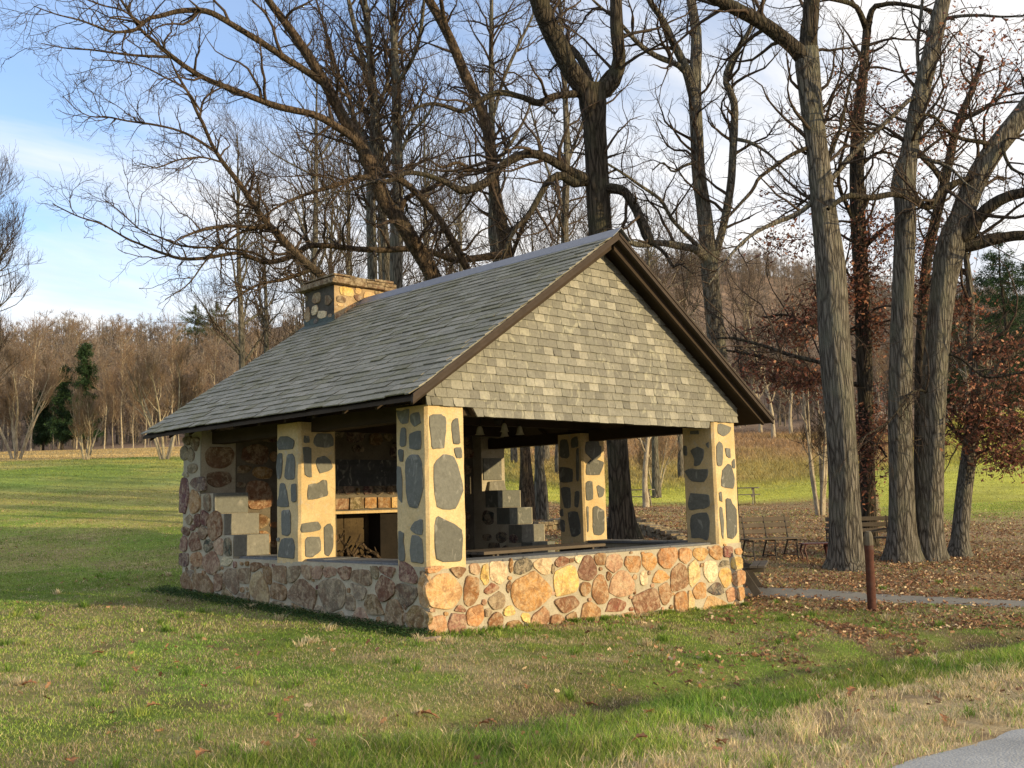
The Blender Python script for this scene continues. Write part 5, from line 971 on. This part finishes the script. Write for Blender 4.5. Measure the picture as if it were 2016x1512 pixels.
T = thing('flat_stone', onland(ground(846, 1262)), 'flat pale stone in the grass at the near corner of the wall', 'stone')
m = MB(); o3 = np.array(T['_o']); stone(m, o3+np.array((0, 0, .01)), np.array((.94, -.34, 0.)), np.array((.34, .94, 0.)), .15, .06, .2, np.array(srgb(150, 132, 110)), nrm(np.array((.12, -.25, 1.))), .03, 0); m.build('rock', M_STONE, T, True)
# chandelier in the middle of the shelter
c0 = at(980, 850, 16.8); T = thing('chandelier', (c0[0], c0[1], 2.9), 'dim five armed chandelier with pale bell shades under the roof', 'chandelier')
m = MB(); m.tube([(c0[0], c0[1], 2.85), (c0[0], c0[1], 3.6), (c0[0], c0[1], zroof(c0[0])-.21)], [.02, .012, .012], 8); m.lathe((c0[0], c0[1], 2.78), [(.0, 0), (.05, .02), (.065, .08), (.03, .14), (.015, .2)], 12); m.build('stem', M_IRON, T, True)
for k in range(5):
    a = k*2*math.pi/5+.5; d = np.array((math.cos(a), math.sin(a), 0)); e = np.array((c0[0], c0[1], 0))+d*.36; zb = 2.63+(.02 if k % 2 else -.01)
    m = MB(); m.tube([np.array((c0[0], c0[1], 2.86))+d*.03, np.array((c0[0], c0[1], 2.93))+d*.18, np.array((c0[0], c0[1], 2.90))+d*.32, (e[0], e[1], zb+.14)], [.012]*4, 7); m.build('arm', M_IRON, T, True)
    m = MB(); m.lathe((e[0], e[1], zb), [(.075, 0), (.062, .012), (.050, .05), (.042, .09), (.030, .125), (.012, .14), (.0, .142)], 14); m.build('lamp_shade', M_GLASS, T, True)
# firewood in the hearth, sticks leaning by the pier
g = np.random.RandomState(9)
def stick(name, a, b, r, label, cat, group, mat):
    a = np.array(a, float); b = np.array(b, float); T = thing(name, a, label, cat, group); t = np.linspace(0, 1, 6)[:, None]; P = a+(b-a)*t; P[1:-1] += g.normal(0, .012, (4, 3)); v, f = tubes(P[None], (r*(1-.25*t[:, 0])*g.uniform(.9, 1.1, 6))[None], 8, True)
    m = MB(); m.add(v, f); o = m.build('wood', mat, T, True)
for k in range(20):
    cx = 2.95+g.normal(0, .25); an = g.uniform(-1.3, 1.3); el = g.uniform(.15, .9); ln = g.uniform(.4, .8); dz = g.uniform(0, .16)
    d = np.array((math.cos(an)*math.cos(el)*g.choice([-1, 1]), math.sin(an)*.15, math.sin(el)))*ln; a = np.array((cx, 5.52+g.normal(0, .07), .44+dz))-np.array((d[0], d[1], 0))*.5
    stick('firewood', a, a+d, g.uniform(.010, .035), 'broken branch in the heap of firewood in the fireplace', 'firewood', 'firewood heaped in the fireplace', M_BARK_LIMB)
stick('leaning_pole', (1.05, 5.2, .06), (.82, 5.78, 1.45), .018, 'longer thin pole leaning inside the stepped pier', 'pole', None, M_BARK_LIMB)
stick('leaning_pole', (1.2, 5.25, .06), (1.0, 5.78, 1.2), .016, 'shorter thin pole leaning inside the stepped pier', 'pole', None, M_BARK_LIMB)

# ------------------------------------------------------------------ grass, leaf litter, ground cover
def inside(x, y): return (x > -.02) & (x < 6.55) & (y > -.02) & (y < 6.46)
def scatter(g, N, D0, D1, pw, x0=-60, x1=2080):
    u = g.rand(N); D = (D0**pw+u*(D1**pw-D0**pw))**(1/pw); px = g.uniform(x0, x1, N); S_ = (px-1008)/FPX*D
    return CP[0]+FH[0]*D+RH[0]*S_, CP[1]+FH[1]*D+RH[1]*S_, D, px
def grass():
    g = np.random.RandomState(77); x, y, D, px = scatter(g, 560000, 5.6, 40, .62)
    sr = side(x, y, ROADL); sp = seg_dist(x, y, PATHL); lw = litter_w(x, y); n1 = fbm(x, y, .45, 41); n2 = fbm(x, y, 1.1, 21)
    ok = ~inside(x, y) & (sr < -.03+.06*g.rand(len(x))) & (sp > .45) & (g.rand(len(x)) > lw*.55) & (g.rand(len(x)) < .35+1.1*soft(fbm(x, y, .3, 91), .25, .6)) & (fbm(x, y, .8, 77) < .68+g.rand(len(x))*.2) & ((side(x, y, VERGE) < .1) | (fbm(x, y, .45, 41)*.75+fbm(x, y, 1.1, 21)*.3 < .55+.22*g.rand(len(x))))
    x, y, D, px, n1, n2 = [v[ok] for v in (x, y, D, px, n1, n2)]; N = len(x)
    sd = side(x, y, DITCH_); sv = side(x, y, VERGE)+(n2-.5)*.9+(n1-.5)*.5; verge = soft(sd, .1, .5)*(D < 40); dry = soft(sv, -.15, .3)
    tf = fbm(x, y, .22, 119); h = g.uniform(.014, .042, N)*(.6+.6*n2+.7*soft(tf, .6, .8))+verge*(1-dry)*g.uniform(.02, .075, N)+dry*g.uniform(.01, .05, N)*(n1 > .45)
    tuft = fbm(x, y, .7, 19) > .66; h = h*(1+.7*tuft*verge)
    c = cover(x, y); mx = c.max(1, keepdims=True); gr = np.array([(.235, .325, .052), (.28, .35, .07), (.195, .30, .05), (.335, .345, .105), (.42, .375, .19)]); w = (.12, .12, .12, .06, .03)
    k = g.choice(5, N, p=(.30, .27, .19, .14, .10)); col = gr[k]; dr = np.array([(.58, .47, .28), (.48, .37, .22), (.66, .55, .37)])[g.randint(3, size=N)]
    drymix = np.clip(soft(n2*.5+fbm(x, y, 4.5, 33)*.45+n1*.45, .56, .82)*1.0+.06, 0, 1)*(1-verge*.85)+.03; front = soft(px, 560, 850)*soft(side(x, y, DITCH_), .05, -.15)*soft(D, 14.5, 12); drymix = np.clip(drymix*.6+front*(.10+.55*soft(n2*.6+n1*.4, .40, .66)), 0, 1); drymix = np.maximum(drymix, dry*.95); drymix = np.maximum(drymix, litter_w(x, y)*.75)
    pt = fbm(x, y, 1.7, 131, 2); col = col*(.78+.5*soft(pt, .3, .7))[:, None]; col = lerp(col, col*np.array((.62, .85, .7)), soft(fbm(x, y, .9, 137), .5, .7)*.8); drymix = np.maximum(drymix, soft(fbm(x, y, .55, 141), .60, .72)*.7*(1-verge))
    col = np.where((g.rand(N) < drymix*.8)[:, None], dr*np.where(dry[:, None] > .5, 1.1, .72), col)*g.uniform(.55, 1.4, (N, 1)); far = soft(D, 20, 34)[:, None]*(px < 900)[:, None]; col = col*(1-far*.5)+c*1.2*far*.5
    a = g.uniform(0, 6.283, N); ln = g.uniform(.2, 1.1, N)*h; wd = .0026*np.clip(D/8, 1, 5)*g.uniform(.7, 1.3, N); z = zg(x, y)-.004
    lx, ly = np.cos(a)*ln, np.sin(a)*ln; b = g.uniform(0, 6.283, N); wx, wy = np.cos(b)*wd, np.sin(b)*wd
    V = np.stack([np.stack([x-wx, y-wy, z], 1), np.stack([x+wx, y+wy, z], 1), np.stack([x+wx*.7+lx*.4, y+wy*.7+ly*.4, z+h*.62], 1), np.stack([x-wx*.7+lx*.4, y-wy*.7+ly*.4, z+h*.62], 1), np.stack([x+lx, y+ly, z+h], 1)], 1).reshape(-1, 3)
    x, y, D, px = scatter(g, 170000, 36, 112, .9); k = (g.rand(len(x)) > litter_w(x, y)) & ~((px > 560) & (px < 900)); x, y, D, px = x[k], y[k], D[k], px[k]; n = len(x); c2 = cover(x, y)*g.uniform(.65, 1.4, (n, 1))
    bank = soft(D, 57, 62)*(px > 950); h = g.uniform(.03, .09, n)*(1+2.4*bank)*np.clip(D/60, .6, 1.6); a = g.uniform(0, 6.283, n); ln = h*g.uniform(.3, 1.2, n); wd = g.uniform(.010, .022, n)*D/45; z = zg(x, y)-.01; lx, ly = np.cos(a)*ln, np.sin(a)*ln; b = g.uniform(0, 6.283, n); wx, wy = np.cos(b)*wd, np.sin(b)*wd
    V2 = np.stack([np.stack([x-wx, y-wy, z], 1), np.stack([x+wx, y+wy, z], 1), np.stack([x+wx*.7+lx*.4, y+wy*.7+ly*.4, z+h*.62], 1), np.stack([x-wx*.7+lx*.4, y-wy*.7+ly*.4, z+h*.62], 1), np.stack([x+lx, y+ly, z+h], 1)], 1).reshape(-1, 3)
    V = np.vstack([V, V2]); col = np.vstack([col, c2]); N += n
    tx, ty, tD, tp = scatter(g, 900, 6, 20, .9); k = ~inside(tx, ty) & (side(tx, ty, ROADL) < -.15) & (seg_dist(tx, ty, PATHL) > .6) & (g.rand(900) < np.where(side(tx, ty, DITCH_) > 0, .5, .16)); tx, ty = tx[k], ty[k]
    wx_ = np.r_[g.uniform(0, 6.5, 60), np.full(40, -.03)]; wy_ = np.r_[g.normal(-.06, .03, 60), g.uniform(0, 6.4, 40)]; tall = np.r_[np.full(len(tx), 1.), np.full(100, .75)]; tx = np.r_[tx, wx_]; ty = np.r_[ty, wy_]; hue = g.rand(len(tx))
    q = g.randint(len(tx), size=len(tx)*46); n = len(q); rr2 = np.abs(g.normal(0, .045, n)); an = g.uniform(0, 6.283, n); x = tx[q]+rr2*np.cos(an); y = ty[q]+rr2*np.sin(an); h = g.uniform(.04, .115, n)*tall[q]; a = an+g.normal(0, .6, n); ln = h*g.uniform(.3, 1.3, n)
    wd = .0032*g.uniform(.7, 1.3, n)*np.clip(view(x, y)[0]/8, 1, 3); z = zg(x, y)-.005; lx, ly = np.cos(a)*ln, np.sin(a)*ln; wx, wy = -np.sin(a)*wd, np.cos(a)*wd
    c2 = np.where((hue[q] < .62)[:, None], np.array((.17, .27, .045)), np.where((hue[q] < .8)[:, None], np.array((.30, .36, .08)), np.array((.58, .48, .30))))*g.uniform(.6, 1.4, (n, 1))
    V2 = np.stack([np.stack([x-wx, y-wy, z], 1), np.stack([x+wx, y+wy, z], 1), np.stack([x+wx*.7+lx*.4, y+wy*.7+ly*.4, z+h*.7], 1), np.stack([x-wx*.7+lx*.4, y-wy*.7+ly*.4, z+h*.7], 1), np.stack([x+lx, y+ly, z+h*.95], 1)], 1).reshape(-1, 3)
    V = np.vstack([V, V2]); col = np.vstack([col, c2]); N += n
    b5 = np.arange(N)[:, None]*5; F = np.concatenate([b5+np.array([[0, 1, 2]]), b5+np.array([[0, 2, 3]]), b5+np.array([[3, 2, 4]])], 0)
    o = npmesh('grass', V, F, np.repeat(col, 5, 0), M_BLADE); tag(o, 'short winter grass of the lawn and the greener verge', 'grass', kind='stuff')
grass()
LITC = [srgb(150, 116, 86), srgb(128, 96, 72), srgb(172, 140, 106), srgb(100, 74, 58), srgb(206, 182, 148), srgb(140, 102, 74), srgb(114, 86, 68), srgb(154, 118, 90), srgb(134, 98, 78)]
def litter():
    g = np.random.RandomState(78); x, y, D, px = scatter(g, 460000, 7, 50, .8); lw = litter_w(x, y); keep = (g.rand(len(x)) < lw*(.3+.8*soft(fbm(x, y, .9, 14), .36, .64))*np.clip(14/D, .25, 1)*1.2) & ~inside(x, y) & (seg_dist(x, y, PATHL) > .40*g.rand(len(x))+.12)
    x2, y2, D2, px2 = scatter(g, 5200, 6, 40, .8); k2 = ~inside(x2, y2) & (side(x2, y2, ROADL) < .1) & (g.rand(len(x2)) < .12+.8*soft(fbm(x2, y2, 1.3, 28), .5, .75)); x = np.r_[x[keep], x2[k2]]; y = np.r_[y[keep], y2[k2]]
    # a drift of leaves inside the doorway side of the shelter
    P = np.column_stack([x, y, zg(x, y)+g.uniform(.005, .03, len(x))]); v, f, c = leaf_geo(g, P, .060, LITC, .05)
    o = npmesh('leaf_litter', v, f, c, M_LEAF); tag(o, 'dead oak leaves strewn over the ground', 'leaf litter', kind='stuff')
litter()
def ivy():
    g = np.random.RandomState(79); N = 15000; y = g.uniform(-.15, 7.0, N); x = -np.abs(g.normal(0, .22, N))-.01; wv = .25+.5*fbm(y, y*0, .6, 5); k = -x < wv*1.15; x = x[k]; y = y[k]
    P = np.column_stack([x, y, zg(x, y)+g.uniform(.0, .09, len(x))*np.exp(x*2)]); n = len(P); a = g.uniform(0, 6.28, n); s = g.uniform(.012, .030, n)[:, None]; d = np.stack([np.cos(a), np.sin(a), g.normal(.35, .4, n)], 1); d = nrm(d); u = nrm(np.cross(d, (0, 0, 1.)+g.normal(0, .3, (n, 3))))
    V = np.stack([P, P+d*s*.5+u*s*.5, P+d*s, P+d*s*.5-u*s*.5], 1).reshape(-1, 3); F = np.arange(n*4).reshape(-1, 4); C = np.repeat(np.array([(.04, .085, .025), (.055, .10, .03), (.03, .065, .022), (.075, .115, .04)])[g.randint(4, size=n)]*g.uniform(.7, 1.3, (n, 1)), 4, 0)
    o = npmesh('ground_cover', V, F, C, M_BLADE); tag(o, 'low dark green weeds along the shaded side wall', 'ground cover', kind='stuff')
ivy()
# the largest single leaves on the near grass
lt = None; lbl = 'curled brown oak leaf lying on the near grass'
for k, (px, py, s, rz) in enumerate(((865,1420,1.5,2.2),(180,1292,1.2,.3),(268,1328,1.1,1.2),(405,1358,1.,4),(935,1440,1.1,5),(1035,1362,1.,.7),(1180,1395,1.1,2),(1290,1412,1.2,3.3),(1405,1445,1.3,1),(1410,1470,1.2,4.2),(1670,1378,1.2,.1),(1485,1405,1.,2.7),(1110,1420,1.,5.5),(980,1430,.9,1.9),(320,1395,1.,3),(550,1430,1.,.9),(75,1350,1.1,2.4),(130,1505,1.2,4.6),(1860,1430,1.,.6),(620,1480,1.,1.3),(1240,1470,1.1,5.1),(415,1488,1.2,3.6))):
    p = ground(px, py)+np.array((0, 0, .018))
    if lt is None:
        gg = np.random.RandomState(4); n = 22; t = np.linspace(0, 1, n); w = .030*np.sin(t*math.pi)**.6*(1+.55*np.sin(t*6*math.pi)); mid = np.stack([t*.15, 0*t, .022*np.sin(t*math.pi)+.02*t], 1)
        V = np.vstack([mid, mid+np.stack([0*t+.012, w, .014+.25*w], 1), mid+np.stack([0*t+.012, -w, .01+.25*w], 1)]); F = np.array([(i, i+1, n+i+1, n+i) for i in range(n-1)]+[(i+1, i, 2*n+i, 2*n+i+1) for i in range(n-1)])
        lt = npmesh('fallen_leaf', V, F, np.tile(np.array(srgb(150, 108, 76)), (len(V), 1)), M_LEAF, None, True); tag(lt, lbl, 'leaf', 'large fallen leaves on the near grass'); o = lt
    else: o = lt.copy(); COL.objects.link(o)
    o.location = p; o.rotation_euler = (rs.uniform(-.3, .3), rs.uniform(-.3, .3), rz); o.scale = (s*.8,)*3

# ------------------------------------------------------------------ light
SD = nrm(np.array((.30, -1.0, .164)))
sl_ = bpy.data.lights.new('sun', 'SUN'); sl_.energy = 2.45; sl_.angle = R(.53); sl_.color = (1., .77, .41)
so = bpy.data.objects.new('sun', sl_); COL.objects.link(so); so.rotation_euler = Vector(SD).to_track_quat('Z', 'Y').to_euler()
w = bpy.data.worlds.new('World'); scene.world = w; w.use_nodes = True; nt = w.node_tree; bg = nt.nodes['Background']; bg.inputs[1].default_value = .15
sky = nt.nodes.new('ShaderNodeTexSky'); sky.sky_type = 'NISHITA'; sky.sun_disc = False; sky.sun_elevation = math.asin(SD[2]); sky.sun_rotation = math.atan2(SD[0], SD[1]); sky.air_density = 1.; sky.dust_density = .6; sky.ozone_density = 2.
def N(t): return nt.nodes.new(t)
tc = N('ShaderNodeTexCoord'); sep = N('ShaderNodeSeparateXYZ'); nt.links.new(tc.outputs['Generated'], sep.inputs[0])
def math_(op, a, b=None, cl=False):
    o = N('ShaderNodeMath'); o.operation = op; o.use_clamp = cl
    for i, v in enumerate((a, b)):
        if v is None: continue
        if np.isscalar(v): o.inputs[i].default_value = v
        else: nt.links.new(v, o.inputs[i])
    return o.outputs[0]
zc = math_('ADD', math_('MAXIMUM', sep.outputs[2], 0.), .16)
cmb = N('ShaderNodeCombineXYZ'); nt.links.new(math_('DIVIDE', sep.outputs[0], zc), cmb.inputs[0]); nt.links.new(math_('DIVIDE', sep.outputs[1], zc), cmb.inputs[1])
mp = N('ShaderNodeMapping'); mp.inputs['Rotation'].default_value = (0, 0, .75); mp.inputs['Scale'].default_value = (.55, 1.35, 1); mp.inputs['Location'].default_value = (3.1, 1.7, 0); nt.links.new(cmb.outputs[0], mp.inputs[0])
n1 = N('ShaderNodeTexNoise'); n1.inputs['Scale'].default_value = 1.15; n1.inputs['Detail'].default_value = 7; n1.inputs['Roughness'].default_value = .58; n1.inputs['Distortion'].default_value = .35; nt.links.new(mp.outputs[0], n1.inputs['Vector'])
# cover grows east and towards the horizon; unseen overhead cloud added to whiten skylight
east = N('ShaderNodeVectorMath'); east.operation = 'DOT_PRODUCT'; nt.links.new(tc.outputs['Generated'], east.inputs[0]); east.inputs[1].default_value = tuple(CR)
cov = math_('ADD', n1.outputs['Fac'], math_('ADD', math_('MULTIPLY', east.outputs['Value'], .34), math_('ADD', math_('MULTIPLY', math_('SUBTRACT', .42, sep.outputs[2]), .62), math_('MULTIPLY', math_('MINIMUM', math_('MAXIMUM', math_('SUBTRACT', sep.outputs[2], .46), 0.), .35), 2.4))))
rp = N('ShaderNodeValToRGB'); e = rp.color_ramp.elements; e[0].position = .36; e[0].color = (.14,)*3+(1,); e[1].position = .62; e[1].color = (.97,)*3+(1,); nt.links.new(cov, rp.inputs[0])
n2 = N('ShaderNodeTexNoise'); n2.inputs['Scale'].default_value = 2.4; n2.inputs['Detail'].default_value = 6; nt.links.new(mp.outputs[0], n2.inputs['Vector'])
cc = N('ShaderNodeValToRGB'); e = cc.color_ramp.elements; e[0].position = .34; e[0].color = (2.5, 2.65, 2.95, 1); e[1].position = .56; e[1].color = (3.4, 3.33, 3.25, 1); nt.links.new(n2.outputs['Fac'], cc.inputs[0])
mx = N('ShaderNodeMix'); mx.data_type = 'RGBA'; nt.links.new(rp.outputs[0], mx.inputs[0]); bl = N('ShaderNodeMix'); bl.data_type = 'RGBA'; bl.blend_type = 'MULTIPLY'; bl.inputs[0].default_value = 1; nt.links.new(sky.outputs[0], bl.inputs[6]); bl.inputs[7].default_value = (.86, .88, 1.02, 1); nt.links.new(bl.outputs[2], mx.inputs[6]); nt.links.new(cc.outputs[0], mx.inputs[7]); nt.links.new(mx.outputs[2], bg.inputs[0])
scene.view_settings.view_transform = 'Standard'; scene.view_settings.look = 'None'; scene.view_settings.exposure = 1.18; scene.view_settings.gamma = 1
scene.cycles.max_bounces = 5; scene.cycles.diffuse_bounces = 3; scene.cycles.use_denoising = True
for o in list(bpy.data.objects):
    if '_o' in o: del o['_o']
